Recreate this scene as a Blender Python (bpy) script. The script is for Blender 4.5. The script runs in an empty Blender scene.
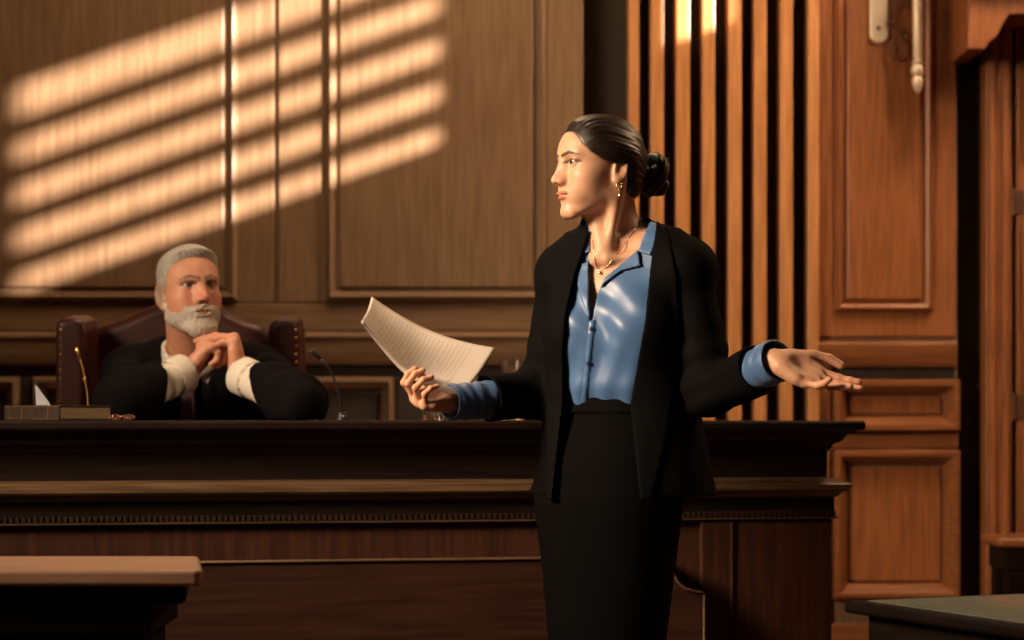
import bpy, bmesh, math, random
import numpy as np
from mathutils import Vector, Matrix

random.seed(4)
rng = np.random.default_rng(7)
SC = bpy.context.scene
COL = SC.collection
PI = math.pi
FPX = 2100.0            # focal length in pixels of the 1024 wide frame
CAMZ = 1.12             # eye height
HORY = 418.0            # pixel row of the horizon

# ------------------------------------------------------------------ camera
cam_d = bpy.data.cameras.new('camera')
cam = bpy.data.objects.new('camera', cam_d)
COL.objects.link(cam)
cam.location = (0, 0, CAMZ)
cam.rotation_euler = (PI / 2, 0, 0)
cam_d.sensor_width = 36.0
cam_d.lens = FPX / 1024 * 36.0
cam_d.shift_y = (HORY - 320.0) / 1024.0
cam_d.clip_start = 0.05
cam_d.dof.use_dof = True
cam_d.dof.focus_distance = 4.5
cam_d.dof.aperture_fstop = 3.2
SC.camera = cam

# ------------------------------------------------------------------ world and lights
wd = bpy.data.worlds.new('world')
SC.world = wd
wd.use_nodes = True
wd.node_tree.nodes['Background'].inputs[0].default_value = (1.0, 0.78, 0.55, 1)
wd.node_tree.nodes['Background'].inputs[1].default_value = 0.012
SC.view_settings.view_transform = 'Standard'
SC.view_settings.look = 'None'
SC.view_settings.gamma = 1.0
SC.view_settings.exposure = 0.0
SC.view_settings.use_curve_mapping = False
SC.cycles.use_denoising = True
SC.cycles.max_bounces = 8
SC.cycles.sample_clamp_indirect = 4.0


def light(name, kind, loc, target, energy, color, size=1.0, size_y=None, spread=None):
    d = bpy.data.lights.new(name, kind)
    d.energy = energy
    d.color = color
    if kind == 'AREA':
        d.size = size
        if size_y:
            d.shape = 'RECTANGLE'
            d.size_y = size_y
        if spread:
            d.spread = spread
    o = bpy.data.objects.new(name, d)
    COL.objects.link(o)
    o.location = loc
    v = Vector(target) - Vector(loc)
    o.rotation_euler = v.to_track_quat('-Z', 'Y').to_euler()
    return o


SUN_DIR = Vector((-1.0, 0.80, -0.35))
s_ = light('sun', 'SUN', (6, 2, 5), Vector((6, 2, 5)) + SUN_DIR, 33.0, (1.0, 0.81, 0.67))
s_.data.angle = math.radians(0.74)
# soft key light added at the left of the room, lights the faces
light('key_light_left', 'AREA', (-2.9, 3.0, 2.70), (0.1, 4.7, 1.45), 44, (1.0, 0.74, 0.50), 1.0, 1.0, math.radians(66))
# light added behind on the right: rims on hair, sleeves and chair
light('rim_light_rear', 'AREA', (2.4, 5.7, 3.5), (0.1, 4.9, 1.3), 38, (1.0, 0.66, 0.36), 0.7, 0.7)
# top light added over the bench, brightens the panelled wall
light('top_fill_light', 'AREA', (-0.6, 6.2, 4.2), (-0.6, 6.6, 1.2), 46, (1.0, 0.68, 0.40), 0.8, 0.8)
light('wall_wash_right', 'AREA', (2.5, 6.1, 4.2), (1.4, 7.4, 3.1), 40, (1.0, 0.70, 0.46), 0.8, 0.8, math.radians(95))  # wash light added to brighten the right wall panels


def W(px, py, d):
    """room point seen at a photo position at distance d from the camera plane"""
    return Vector(((px - 512.0) / FPX * d, d, CAMZ - (py - HORY) / FPX * d))


# ------------------------------------------------------------------ object helpers
def tag(o, label=None, cat=None, group=None, kind=None):
    if label: o['label'] = label
    if cat: o['category'] = cat
    if group: o['group'] = group
    if kind: o['kind'] = kind
    return o


def empty(name, loc, rz=0.0):
    o = bpy.data.objects.new(name, None)
    COL.objects.link(o)
    o.location = loc
    o.rotation_euler = (0, 0, rz)
    o.empty_display_size = 0.1
    return o


def link_mesh(name, me, mat, parent=None, smooth=False, world=False):
    o = bpy.data.objects.new(name, me)
    COL.objects.link(o)
    if mat: me.materials.append(mat)
    if parent:
        o.parent = parent
        if world:
            o.matrix_parent_inverse = parent_matrix(parent).inverted()
    if smooth:
        me.polygons.foreach_set('use_smooth', [True] * len(me.polygons))
    return o


def parent_matrix(p):
    m = Matrix.Translation(p.location) @ p.rotation_euler.to_matrix().to_4x4()
    if p.parent: m = parent_matrix(p.parent) @ p.matrix_parent_inverse @ m
    return m


class MB:
    """collects shapes into one bmesh"""
    def __init__(self): self.bm = bmesh.new()

    def box(self, x0, x1, y0, y1, z0, z1, bevel=0.0, seg=2):
        b = bmesh.new()
        bmesh.ops.create_cube(b, size=1)
        for v in b.verts:
            v.co = Vector(((x0 + x1) / 2 + v.co.x * (x1 - x0), (y0 + y1) / 2 + v.co.y * (y1 - y0), (z0 + z1) / 2 + v.co.z * (z1 - z0)))
        if bevel > 0:
            bmesh.ops.bevel(b, geom=b.edges[:], offset=bevel, segments=seg, affect='EDGES', profile=0.5)
        self.add(b)
        return self

    def add(self, b):
        me = bpy.data.meshes.new('t')
        b.to_mesh(me); b.free()
        self.bm.from_mesh(me)
        bpy.data.meshes.remove(me)

    def prism(self, pts, y0, y1, bevel=0.0, axis='y'):
        """polygon given in (x, z) pushed through y0..y1 (axis y) or in (y, z) through x (axis x)"""
        b = bmesh.new()
        def P(p, t):
            return (p[0], t, p[1]) if axis == 'y' else ((t, p[0], p[1]) if axis == 'x' else (p[0], p[1], t))
        lo = [b.verts.new(P(p, y0)) for p in pts]
        hi = [b.verts.new(P(p, y1)) for p in pts]
        n = len(pts)
        b.faces.new(lo); b.faces.new(hi[::-1])
        for i in range(n):
            b.faces.new((lo[i], hi[i], hi[(i + 1) % n], lo[(i + 1) % n]))
        bmesh.ops.recalc_face_normals(b, faces=b.faces[:])
        if bevel: bmesh.ops.bevel(b, geom=b.edges[:], offset=bevel, segments=2, affect='EDGES', profile=0.5)
        self.add(b)
        return self

    def rings(self, rings, caps=True, closed=False):
        b = bmesh.new()
        R = [[b.verts.new(p) for p in r] for r in rings]
        n = len(R[0])
        m = len(R)
        for i in range(m if closed else m - 1):
            A, B = R[i], R[(i + 1) % m]
            for j in range(n):
                b.faces.new((A[j], A[(j + 1) % n], B[(j + 1) % n], B[j]))
        if caps and not closed:
            b.faces.new(R[0][::-1]); b.faces.new(R[-1])
        bmesh.ops.recalc_face_normals(b, faces=b.faces[:])
        self.add(b)
        return self

    def profile_box(self, x0, x1, y0, y1, prof):
        """prof: list of (offset, z) swept with mitres round a rectangle"""
        rs = []
        for o, z in prof:
            rs.append([(x0 - o, y0 - o, z), (x1 + o, y0 - o, z), (x1 + o, y1 + o, z), (x0 - o, y1 + o, z)])
        return self.rings(rs)

    def lathe(self, prof, c=(0, 0, 0), n=32, axis='z', flute=None):
        rs = []
        for r, z in prof:
            ring = []
            for k in range(n):
                a = 2 * PI * k / n
                rr = r * (1 + (flute(k, n, z) if flute else 0))
                ring.append((c[0] + rr * math.cos(a), c[1] + rr * math.sin(a), c[2] + z))
            rs.append(ring)
        return self.rings(rs)

    def tube(self, pts, r, n=10, closed=False):
        pts = [Vector(p) for p in pts]
        rs = []
        m = len(pts)
        up = None
        for i, p in enumerate(pts):
            if closed: t = pts[(i + 1) % m] - pts[i - 1]
            else: t = pts[min(i + 1, m - 1)] - pts[max(i - 1, 0)]
            t.normalize()
            if up is None:
                up = Vector((0, 0, 1)) if abs(t.z) < .9 else Vector((1, 0, 0))
            s = t.cross(up).normalized(); up = s.cross(t).normalized()
            rr = r[i] if isinstance(r, (list, tuple)) else r
            rs.append([p + (s * math.cos(2 * PI * k / n) + up * math.sin(2 * PI * k / n)) * rr for k in range(n)])
        return self.rings(rs, closed=closed)

    def build(self, name, mat, parent=None, smooth=False, loc=None, rot=None):
        me = bpy.data.meshes.new(name)
        self.bm.to_mesh(me); self.bm.free()
        o = link_mesh(name, me, mat, parent, smooth)
        if loc: o.location = loc
        if rot: o.rotation_euler = rot
        return o


def auto(o, deg=35):
    me = o.data
    me.polygons.foreach_set('use_smooth', [True] * len(me.polygons))
    try: me.set_sharp_from_angle(angle=math.radians(deg))
    except Exception: pass
    return o


# ------------------------------------------------------------------ materials
def mat_base(name, color=(.5, .5, .5), rough=.5, metal=0.0, spec=.5):
    m = bpy.data.materials.new(name)
    m.use_nodes = True
    b = m.node_tree.nodes['Principled BSDF']
    b.inputs['Base Color'].default_value = (*color, 1)
    b.inputs['Roughness'].default_value = rough
    b.inputs['Metallic'].default_value = metal
    b.inputs['Specular IOR Level'].default_value = spec
    return m, m.node_tree, b


def noise_mat(name, c1, c2, scale=(8, 8, 8), nscale=4, detail=5, rough=.5, bump=0.1, bdist=.002, metal=0, spec=.5, rr=None, lo=.35, hi=.65):
    m, nt, b = mat_base(name, c1, rough, metal, spec)
    N, L = nt.nodes, nt.links
    tc = N.new('ShaderNodeTexCoord'); mp = N.new('ShaderNodeMapping')
    mp.inputs['Scale'].default_value = scale
    L.new(tc.outputs['Object'], mp.inputs['Vector'])
    nz = N.new('ShaderNodeTexNoise')
    nz.inputs['Scale'].default_value = nscale; nz.inputs['Detail'].default_value = detail
    L.new(mp.outputs[0], nz.inputs['Vector'])
    cr = N.new('ShaderNodeValToRGB')
    cr.color_ramp.elements[0].position = lo; cr.color_ramp.elements[1].position = hi
    cr.color_ramp.elements[0].color = (*c1, 1); cr.color_ramp.elements[1].color = (*c2, 1)
    L.new(nz.outputs['Fac'], cr.inputs['Fac'])
    L.new(cr.outputs[0], b.inputs['Base Color'])
    if bump:
        bp = N.new('ShaderNodeBump'); bp.inputs['Strength'].default_value = bump; bp.inputs['Distance'].default_value = bdist
        L.new(nz.outputs['Fac'], bp.inputs['Height']); L.new(bp.outputs[0], b.inputs['Normal'])
    if rr:
        mr = N.new('ShaderNodeMapRange'); mr.inputs['To Min'].default_value = rr[0]; mr.inputs['To Max'].default_value = rr[1]
        L.new(nz.outputs['Fac'], mr.inputs['Value']); L.new(mr.outputs[0], b.inputs['Roughness'])
    return m


def wood(name, c1, c2, grain='z', rough=.38, fine=1.0, spec=.5):
    sc = {'z': (14, 14, .9), 'x': (.9, 14, 14), 'y': (14, .9, 14)}[grain]
    return noise_mat(name, c1, c2, tuple(s * fine for s in sc), 5, 8, rough, .12, .0012, spec=spec, rr=(rough - .08, rough + .12))


M = {}
M['wall'] = wood('wall_oak', (.165, .098, .052), (.225, .140, .078), 'z', .42)
M['wall_x'] = wood('wall_oak_rail', (.150, .088, .046), (.215, .130, .070), 'x', .42)
M['walld'] = wood('dark_shade_wood', (.020, .013, .009), (.034, .022, .014), 'z', .6)  # shade of recesses and gaps put into this near-black colour
M['red'] = wood('red_mahogany', (.180, .062, .020), (.290, .105, .036), 'z', .36)
M['red_x'] = wood('red_mahogany_rail', (.150, .052, .018), (.240, .088, .030), 'x', .36)
M['slat'] = wood('slat_wood', (.36, .155, .052), (.50, .225, .080), 'z', .36)
M['bench'] = wood('bench_walnut', (.007, .0035, .0022), (.014, .0065, .0035), 'x', .42, spec=.3)
M['bench_z'] = wood('bench_walnut_panel', (.032, .011, .006), (.064, .022, .010), 'z', .5, spec=.3)
M['bench_x'] = wood('bench_lower_panel', (.026, .009, .005), (.050, .017, .008), 'x', .55, spec=.3)
M['ledge'] = wood('lit_ledge_wood', (.070, .040, .020), (.150, .088, .044), 'x', .36)  # grazing light on the bench ledge put into this paler colour
M['dentil'] = wood('dark_dentil_wood', (.018, .009, .005), (.036, .018, .010), 'x', .4)
M['floor'] = wood('floor_boards', (.12, .05, .022), (.2, .09, .04), 'x', .35)
M['plaster'] = noise_mat('plaster', (.25, .19, .13), (.3, .23, .16), (1, 1, 1), 6, 4, .9, .05)
M['brass'] = noise_mat('brass', (.55, .33, .12), (.75, .50, .22), (3, 3, 3), 5, 3, .28, .03, metal=1)
M['pbrass'] = noise_mat('pale_brass', (.80, .66, .48), (.9, .78, .60), (3, 3, 3), 5, 3, .36, .03, metal=.35)
M['iron'] = noise_mat('bronze_iron', (.07, .03, .018), (.12, .055, .03), (3, 3, 3), 5, 3, .45, .05, metal=.3)
M['black'] = noise_mat('black_plastic', (.008, .008, .008), (.014, .014, .015), (9, 9, 9), 9, 3, .5, .05, spec=.3)
M['dark'] = wood('dark_table_wood', (.005, .003, .002), (.010, .005, .0035), 'x', .6, spec=.08)

# ------------------------------------------------------------------ implicit surfaces
f32 = np.float32


def V3(*a): return np.array(a, dtype=np.float64)


def smin(a, b, k):
    h = np.maximum(k - np.abs(a - b), 0) / k
    return np.minimum(a, b) - h * h * k * .25


def smax(a, b, k): return -smin(-a, -b, k)


def sph(P, c, r): return np.sqrt(((P - np.asarray(c, f32)) ** 2).sum(-1)) - r


def ell(P, c, r, R=None):
    Q = P - np.asarray(c, f32)
    if R is not None: Q = Q @ np.asarray(R, f32)
    r = np.asarray(r, f32)
    k0 = np.sqrt(((Q / r) ** 2).sum(-1))
    k1 = np.sqrt(((Q / (r * r)) ** 2).sum(-1)) + 1e-9
    return k0 * (k0 - 1) / k1


def cap(P, a, b, ra, rb=None):
    rb = ra if rb is None else rb
    a = np.asarray(a, f32); b = np.asarray(b, f32)
    ba = b - a
    pa = P - a
    h = np.clip((pa @ ba) / max(float(ba @ ba), 1e-12), 0, 1)
    return np.sqrt(((pa - h[:, None] * ba) ** 2).sum(-1)) - (ra + (rb - ra) * h)


def torus(P, c, n, R, r):
    Q = P - np.asarray(c, f32)
    n = np.asarray(n, f32); n = n / np.linalg.norm(n)
    h = Q @ n
    q = np.sqrt(np.maximum((Q ** 2).sum(-1) - h * h, 0)) - R
    return np.sqrt(q * q + h * h) - r


def polysdf(x, y, poly):
    poly = np.asarray(poly, f32)
    d = np.full(x.shape, 1e9, f32)
    s = np.ones(x.shape, f32)
    n = len(poly)
    for i in range(n):
        vi = poly[i]; vj = poly[i - 1]
        e = vj - vi
        wx = x - vi[0]; wy = y - vi[1]
        t = np.clip((wx * e[0] + wy * e[1]) / max(float(e @ e), 1e-12), 0, 1)
        bx = wx - e[0] * t; by = wy - e[1] * t
        d = np.minimum(d, bx * bx + by * by)
        c1 = y >= vi[1]; c2 = y < vj[1]; c3 = e[0] * wy > e[1] * wx
        flip = (c1 & c2 & c3) | (~c1 & ~c2 & ~c3)
        s = np.where(flip, -s, s)
    return s * np.sqrt(d)


def seen(P):
    """photo coordinates of room points"""
    return 512 + FPX * P[:, 0] / P[:, 1], HORY - FPX * (P[:, 2] - CAMZ) / P[:, 1]


def cutpoly(P, poly, s):
    """outline drawn in the photo's frame, carried through space; s = pixels per metre there"""
    px, py = seen(P)
    return polysdf(px, py, poly) / s


def bounded(P, c, R, fn, far=None):
    """evaluate fn only near a sphere"""
    d = sph(P, c, R).astype(f32)
    out = np.maximum(d, 0) + .02
    m = d < .015
    if m.any(): out[m] = fn(P[m])
    return out


def wob(P, f, seed=0):
    """cheap smooth noise, about -1..1"""
    r = np.random.default_rng(seed)
    o = np.zeros(len(P), f32)
    for k in range(6):
        v = r.normal(size=3); v = v / np.linalg.norm(v) * f * (0.7 + .8 * r.random())
        o += np.sin(P @ v.astype(f32) + f32(r.random() * 6.28))
    return o / 3.2


OFF = np.array([[i, j, k] for i in (0, 1) for j in (0, 1) for k in (0, 1)])
EDG = [(a, b) for a in range(8) for b in range(8) if a < b and np.abs(OFF[a] - OFF[b]).sum() == 1]


def sdf_mesh(name, fn, lo, hi, h, color=None, BS=8, slack=1.45, islands=True, relax=2):
    lo = np.asarray(lo, np.float64); hi = np.asarray(hi, np.float64)
    nb = np.ceil((hi - lo) / (h * BS)).astype(int)
    g = np.stack(np.meshgrid(*[np.arange(n) for n in nb], indexing='ij'), -1).reshape(-1, 3)
    ctr = (lo + (g + .5) * h * BS).astype(f32)
    dv = np.concatenate([fn(ctr[i:i + 60000]) for i in range(0, len(ctr), 60000)])
    act = g[np.abs(dv) < h * BS * .87 * slack + .002]
    n1 = BS + 1
    loc = np.stack(np.meshgrid(*[np.arange(n1)] * 3, indexing='ij'), -1).reshape(-1, 3)
    dims = nb * BS + 2
    ids, pos, edges = [], [], [[], [], []]
    step = 120
    for i in range(0, len(act), step):
        A = act[i:i + step]
        gi = A[:, None, :] * BS + loc[None]
        P = (lo + gi.reshape(-1, 3) * h).astype(f32)
        v = fn(P).reshape(len(A), n1, n1, n1)
        ins = v < 0
        c = np.zeros((len(A), BS, BS, BS), np.int8)
        for o in OFF:
            c += ins[:, o[0]:o[0] + BS, o[1]:o[1] + BS, o[2]:o[2] + BS]
        bi, x, y, z = np.nonzero((c > 0) & (c < 8))
        if not len(bi): continue
        vals = np.stack([v[bi, x + o[0], y + o[1], z + o[2]] for o in OFF], 1)
        acc = np.zeros((len(bi), 3)); cnt = np.zeros(len(bi))
        for a, b in EDG:
            va, vb = vals[:, a], vals[:, b]
            cr = (va < 0) != (vb < 0)
            t = np.where(cr, va / np.where(cr, va - vb, 1), 0)
            p = OFF[a] + (OFF[b] - OFF[a]) * t[:, None]
            acc += p * cr[:, None]; cnt += cr
        cell = A[bi] * BS + np.stack([x, y, z], 1)
        p = lo + (cell + acc / cnt[:, None]) * h
        gid = (cell[:, 0].astype(np.int64) * dims[1] + cell[:, 1]) * dims[2] + cell[:, 2]
        ids.append(gid); pos.append(p)
        for ax, bc in ((0, 4), (1, 2), (2, 1)):
            cr = (vals[:, 0] < 0) != (vals[:, bc] < 0)
            sg = vals[:, 0] < 0
            edges[ax].append(np.stack([gid[cr], sg[cr]], 1))
    ids = np.concatenate(ids); pos = np.concatenate(pos)
    o = np.argsort(ids); ids = ids[o]; pos = pos[o]
    strd = np.array([dims[1] * dims[2], dims[2], 1], np.int64)
    quads = []
    for ax in range(3):
        e = np.concatenate(edges[ax])
        b, c = (ax + 1) % 3, (ax + 2) % 3
        G = e[:, 0]
        Q = np.stack([G, G - strd[b], G - strd[b] - strd[c], G - strd[c]], 1)
        k = np.searchsorted(ids, Q); k = np.minimum(k, len(ids) - 1)
        ok = (ids[k] == Q).all(1)
        k = k[ok]; s = e[ok, 1].astype(bool)
        k[~s] = k[~s][:, ::-1]
        quads.append(k)
    q = np.concatenate(quads)
    if islands:      # keep the pieces that are worth keeping
        par = np.arange(len(ids))
        for _ in range(60):
            m = par[q].min(1)
            new = par.copy()
            for j in range(4): np.minimum.at(new, q[:, j], m)
            new = np.minimum(new, new[new])
            if (new == par).all(): break
            par = new
        while True:
            new = par[par]
            if (new == par).all(): break
            par = new
        cnt = np.bincount(par, minlength=len(ids))
        q = q[cnt[par[q[:, 0]]] > 60]
    for it in range(relax * 2):       # Taubin relaxation
        acc = np.zeros_like(pos); cnt = np.zeros(len(pos))
        for a, b in ((0, 1), (1, 2), (2, 3), (3, 0)):
            for c_ in range(3):
                acc[:, c_] += np.bincount(q[:, a], pos[q[:, b], c_], len(pos)) + np.bincount(q[:, b], pos[q[:, a], c_], len(pos))
            cnt += np.bincount(q[:, a], minlength=len(pos)) + np.bincount(q[:, b], minlength=len(pos))
        mv = acc / np.maximum(cnt, 1)[:, None] - pos
        mv[cnt == 0] = 0
        pos = pos + mv * (.55 if it % 2 == 0 else -.57)
    me = bpy.data.meshes.new(name)
    me.vertices.add(len(pos)); me.vertices.foreach_set('co', pos.astype(f32).ravel())
    me.loops.add(len(q) * 4); me.loops.foreach_set('vertex_index', q.astype(np.int32).ravel())
    me.polygons.add(len(q)); me.polygons.foreach_set('loop_start', np.arange(0, len(q) * 4, 4, dtype=np.int32))
    try: me.polygons.foreach_set('loop_total', np.full(len(q), 4, np.int32))
    except Exception: pass
    me.polygons.foreach_set('use_smooth', np.ones(len(q), bool))
    me.update(calc_edges=True)
    me.validate()
    if color is not None:
        at = me.color_attributes.new('Col', 'FLOAT_COLOR', 'POINT')
        co = np.zeros(len(me.vertices) * 3, f32); me.vertices.foreach_get('co', co)
        cc = np.ones((len(me.vertices), 4), f32); cc[:, :3] = color(co.reshape(-1, 3))
        at.data.foreach_set('color', cc.ravel())
    return me


def mix(a, b, t): return a * (1 - t)[:, None] + np.asarray(b, f32)[None] * t[:, None]


def band(d, w): return np.clip(.5 - d / w, 0, 1)


def march(fn, px, py, t0=4.0, t1=7.0):
    """first hit of the line of sight through a photo position on an implicit surface"""
    d = np.array([(px - 512) / FPX, 1.0, -(py - HORY) / FPX], f32)
    t = t0
    for _ in range(200):
        P = (d * t + np.array([0, 0, CAMZ], f32))[None]
        v = float(fn(P)[0])
        if v < .0004: break
        t += v * .7
        if t > t1: return None
    return Vector(P[0].tolist())


# ------------------------------------------------------------------ anatomy
def frame(f, u):
    f = np.asarray(f, float); f = f / np.linalg.norm(f)
    u = np.asarray(u, float); u = u - f * (u @ f); u = u / np.linalg.norm(u)
    l = np.cross(u, f)
    return np.stack([f, l, u], 1)          # columns: forward, left, up


def head_sdf(Q, male=0.0):
    """Q in head coordinates: forward, left, up; origin between the ear openings"""
    m = male
    A = Q.copy(); A[:, 1] = np.abs(A[:, 1])
    d = ell(A, (-.006, 0, .040), (.094, .073, .077))
    d = smin(d, ell(A, (.030, 0, .040), (.056, .060, .056)), .03)
    d = smin(d, ell(A, (.030, 0, -.022), (.052, .054 + .004 * m, .066)), .03)
    # jaw
    jaw = cap(A, (.004, .046 + .005 * m, -.052 - .004 * m), (.066, .016 + .004 * m, -.090 - .004 * m), .016 + .002 * m, .014)
    d = smin(d, jaw, .022)
    d = smin(d, ell(A, (.074, 0, -.090 - .004 * m), (.016, .018 + .004 * m, .015)), .014)
    # maxilla, cheeks
    d = smin(d, ell(A, (.066, 0, -.052), (.024, .030, .026)), .02)
    d = smin(d, ell(A, (.050, .038, -.016), (.027, .023, .020)), .022)
    d = smin(d, ell(A, (.056, .030, -.045), (.022, .020, .024)), .02)
    d = smin(d, ell(A, (.026, .047, -.030), (.034, .0165, .034)), .02)
    # brow
    d = smin(d, cap(A, (.083 + .002 * m, .010, .031), (.072, .042, .033), .007 + .002 * m, .006), .016)
    # eye sockets
    d = smax(d, -ell(A, (.099, .031, .015), (.021, .0185, .0125)), .016)
    # nose
    nb = cap(A, (.0845, 0, .021), (.104 + .003 * m, 0, -.017), .0062 + .001 * m, .0070 + .0015 * m)
    d = smin(d, nb, .011)
    d = smin(d, ell(A, (.1055 + .005 * m, 0, -.0245), (.0090, .0086 + .0015 * m, .0074)), .010)
    d = smin(d, ell(A, (.094, .0110 + .001 * m, -.0275), (.0110, .0062, .0066)), .009)
    d = smin(d, cap(A, (.086, .006, .006), (.090, .009, -.018), .005, .005), .018)
    d = smax(d, -ell(A, (.1035, .0058, -.0325), (.006, .0028, .004)), .003)
    # lips
    up = ell(A, (.0892, .0085, -.0508), (.0085, .0150, .0036))
    d = smin(d, up, .005)
    lo = ell(A, (.0875, 0, -.0600), (.0085, .0180, .0048))
    d = smin(d, lo, .005)
    d = smax(d, -cap(A, (.1005, 0, -.0547), (.080, .0245, -.0553), .0016, .0013), .003)
    d = smax(d, -ell(A, (.092, 0, -.0725), (.006, .013, .0045)), .007)
    # eyelids over the ball
    ec = (.0735, .031, .0155)
    lid = sph(A, ec, .0132)
    d = smin(d, lid, .004)
    slit = ell(A, (.0865, .0310, .0150 - .0008 * m), (.0085, .0150 - .001 * m, .0047 - .0012 * m))
    d = smax(d, -slit, .0016)
    crease = torus(A - 0, ec, (.35, 0, 1), .0150, .0009)
    if m: d = smin(d, cap(A, (.092, .012, .0270), (.080, .042, .0290), .0065, .0055), .007)
    # ear
    ca, sa = math.cos(.22), math.sin(.22)
    E = (A - np.asarray((-.014, .0715, -.001), f32)) / f32(.86 + .14 * m)
    e1 = E[:, 0] * ca + E[:, 2] * sa; e3 = -E[:, 0] * sa + E[:, 2] * ca; e2 = E[:, 1] + .22 * e1
    Ee = np.stack([e1, e2, e3], 1).astype(f32)
    k = 1.0 + .12 * m
    ear = ell(Ee, (0, 0, .002), (.0165 * k, .0058, .0300 * k))
    ear = smax(ear, -ell(Ee, (.001, .0065, .006), (.0105 * k, .0058, .0180 * k)), .003)
    rim = np.abs(np.sqrt((Ee[:, 0] / (.0150 * k)) ** 2 + ((Ee[:, 2] - .004) / (.0265 * k)) ** 2) - 1) * .014
    rim = np.sqrt(rim ** 2 + (Ee[:, 1] - .004) ** 2) - .0027
    rim = np.maximum(rim, -.016 - Ee[:, 2]).astype(f32)
    ear = smin(ear, rim, .003)
    ear = smin(ear, ell(Ee, (.004, .001, -.024 * k), (.0075, .0042, .0085)), .004)
    ear = smin(ear, ell(Ee, (.0125, .002, -.001), (.004, .004, .006)), .003)
    d = smin(d, ear * (.86 + .14 * m), .005)
    return d


def head_color(Q, skin, lip, lipk=1.0, brow=(.03, .015, .01), browk=1.0, ruddy=(.5, .12, .06)):
    A = Q.copy(); A[:, 1] = np.abs(A[:, 1])
    c = np.tile(np.asarray(skin, f32), (len(Q), 1))
    t = np.clip(1 - sph(A, (.07, .042, -.022), 0) / .032, 0, 1) * .35
    c = mix(c, ruddy, t)
    l1 = np.minimum(ell(A, (.092, .0075, -.0510), (.012, .0150, .0046)), ell(A, (.092, 0, -.0605), (.012, .0175, .0058)))
    c = mix(c, lip, band(l1, .0025) * lipk)
    # brows
    A2 = A.copy(); A2[:, 0] = np.where(A[:, 0] > .04, 0, .1)
    b = cap(A2, (0, .009, .0300), (0, .030, .0362), .0034, .0034)
    b = np.minimum(b, cap(A2, (0, .030, .0362), (0, .051, .0300), .0034, .0012))
    b = b + .0004 * np.sin(A[:, 1] * 1500 + A[:, 2] * 900)
    c = mix(c, brow, band(b, .0020) * browk)
    # lashes
    e = np.abs(np.sqrt(((A[:, 1] - .031) / .0158) ** 2 + ((A[:, 2] - .015) / .0062) ** 2) - 1) * .007
    e = np.where((A[:, 2] > .0135) & (A[:, 0] > .06), e, 1)
    c = mix(c, brow, band(e - .0022, .0014) * .95 * browk)
    s2 = np.where(A[:, 0] > .055, ell(A2, (0, .032, .0215), (1, .019, .0065)), 1)
    c = mix(c, (.22, .10, .06), band(s2, .006) * .45 * browk)
    return c


FB = [(.088, .029), (.092, .0095), (.088, -.0100), (.078, -.0275)]
FL = [(.042, .025, .020), (.046, .029, .021), (.042, .027, .021), (.033, .020, .018)]
FR = [.0090, .0092, .0088, .0078]


def hand_sdf(P, Wp, F, N, right, s=1.0, curl=((15, 20, 15),) * 4, spread=(4, 1, -3, -8), thumb=None, fat=1.0):
    F = np.asarray(F, float); F = F / np.linalg.norm(F)
    N = np.asarray(N, float); N = N - F * (N @ F); N = N / np.linalg.norm(N)
    T = np.cross(F, N) * (1 if right else -1)
    B = np.stack([F, T, N], 1).astype(f32)
    Q = ((P - np.asarray(Wp, f32)) @ B) / f32(s)
    d = cap(Q, (-.010, 0, 0), (.012, 0, 0), .0215 * fat, .0235 * fat)
    for (bf, bt), r in zip(FB, FR):
        d = smin(d, cap(Q, (.010, bt * .55, 0), (bf, bt, 0), .0140 * fat, (r + .0018) * fat), .013)
    d = smin(d, ell(Q, (.055, 0, -.001), (.044, .034, .012)), .012)
    d = smin(d, ell(Q, (.026, 0, .004), (.026, .020, .0165)), .014)
    d = smin(d, cap(Q, (.020, .020, .008), (.052, .033, .008), .0165 * fat, .0125 * fat), .014)
    d = smin(d, cap(Q, (.018, -.019, .006), (.058, -.027, .005), .0145 * fat, .0115 * fat), .014)
    d = smax(d, -ell(Q, (.060, -.001, .0245), (.024, .014, .0095)), .016)
    d = smin(d, ell(Q, (.064, .034, .003), (.026, .013, .0095)), .010)
    fing = None
    joints = []
    for i in range(4):
        p = np.array([FB[i][0], FB[i][1], 0.]); sp = math.radians(spread[i])
        base = np.array([math.cos(sp), math.sin(sp), 0])
        ang = 0; r = FR[i] * fat; fd = None
        for j in range(3):
            ang += math.radians(curl[i][j])
            dr = base * math.cos(ang) + np.array([0, 0, 1]) * math.sin(ang)
            q = p + dr * FL[i][j]
            c = cap(Q, p, q, r, r * .90)
            fd = c if fd is None else smin(fd, c, .004)
            # knuckle thickening
            if j: fd = smin(fd, sph(Q, p, r * 1.06), .003)
            r *= .92; p = q
        fing = fd if fing is None else smin(fing, fd, .0022)
        joints.append(p)
    d = smin(d, fing, .007)
    tj = thumb or ((.030, .032, .008), (.062, .052, .012), (.088, .064, .014), (.110, .070, .014))
    td = smin(cap(Q, tj[0], tj[1], .0135 * fat, .0115 * fat), cap(Q, tj[1], tj[2], .0112 * fat, .0100 * fat), .004)
    td = smin(td, cap(Q, tj[2], tj[3], .0102 * fat, .0090 * fat), .004)
    d = smin(d, td, .009)
    return d * f32(s)

# ------------------------------------------------------------------ the room
WY = 7.4                       # the panelled wall stands here
def wx(px, d=WY): return (px - 512.0) / FPX * d
def wz(py, d=WY): return CAMZ - (py - HORY) / FPX * d


def struct(o, **k): o['kind'] = 'structure'; return o


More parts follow.
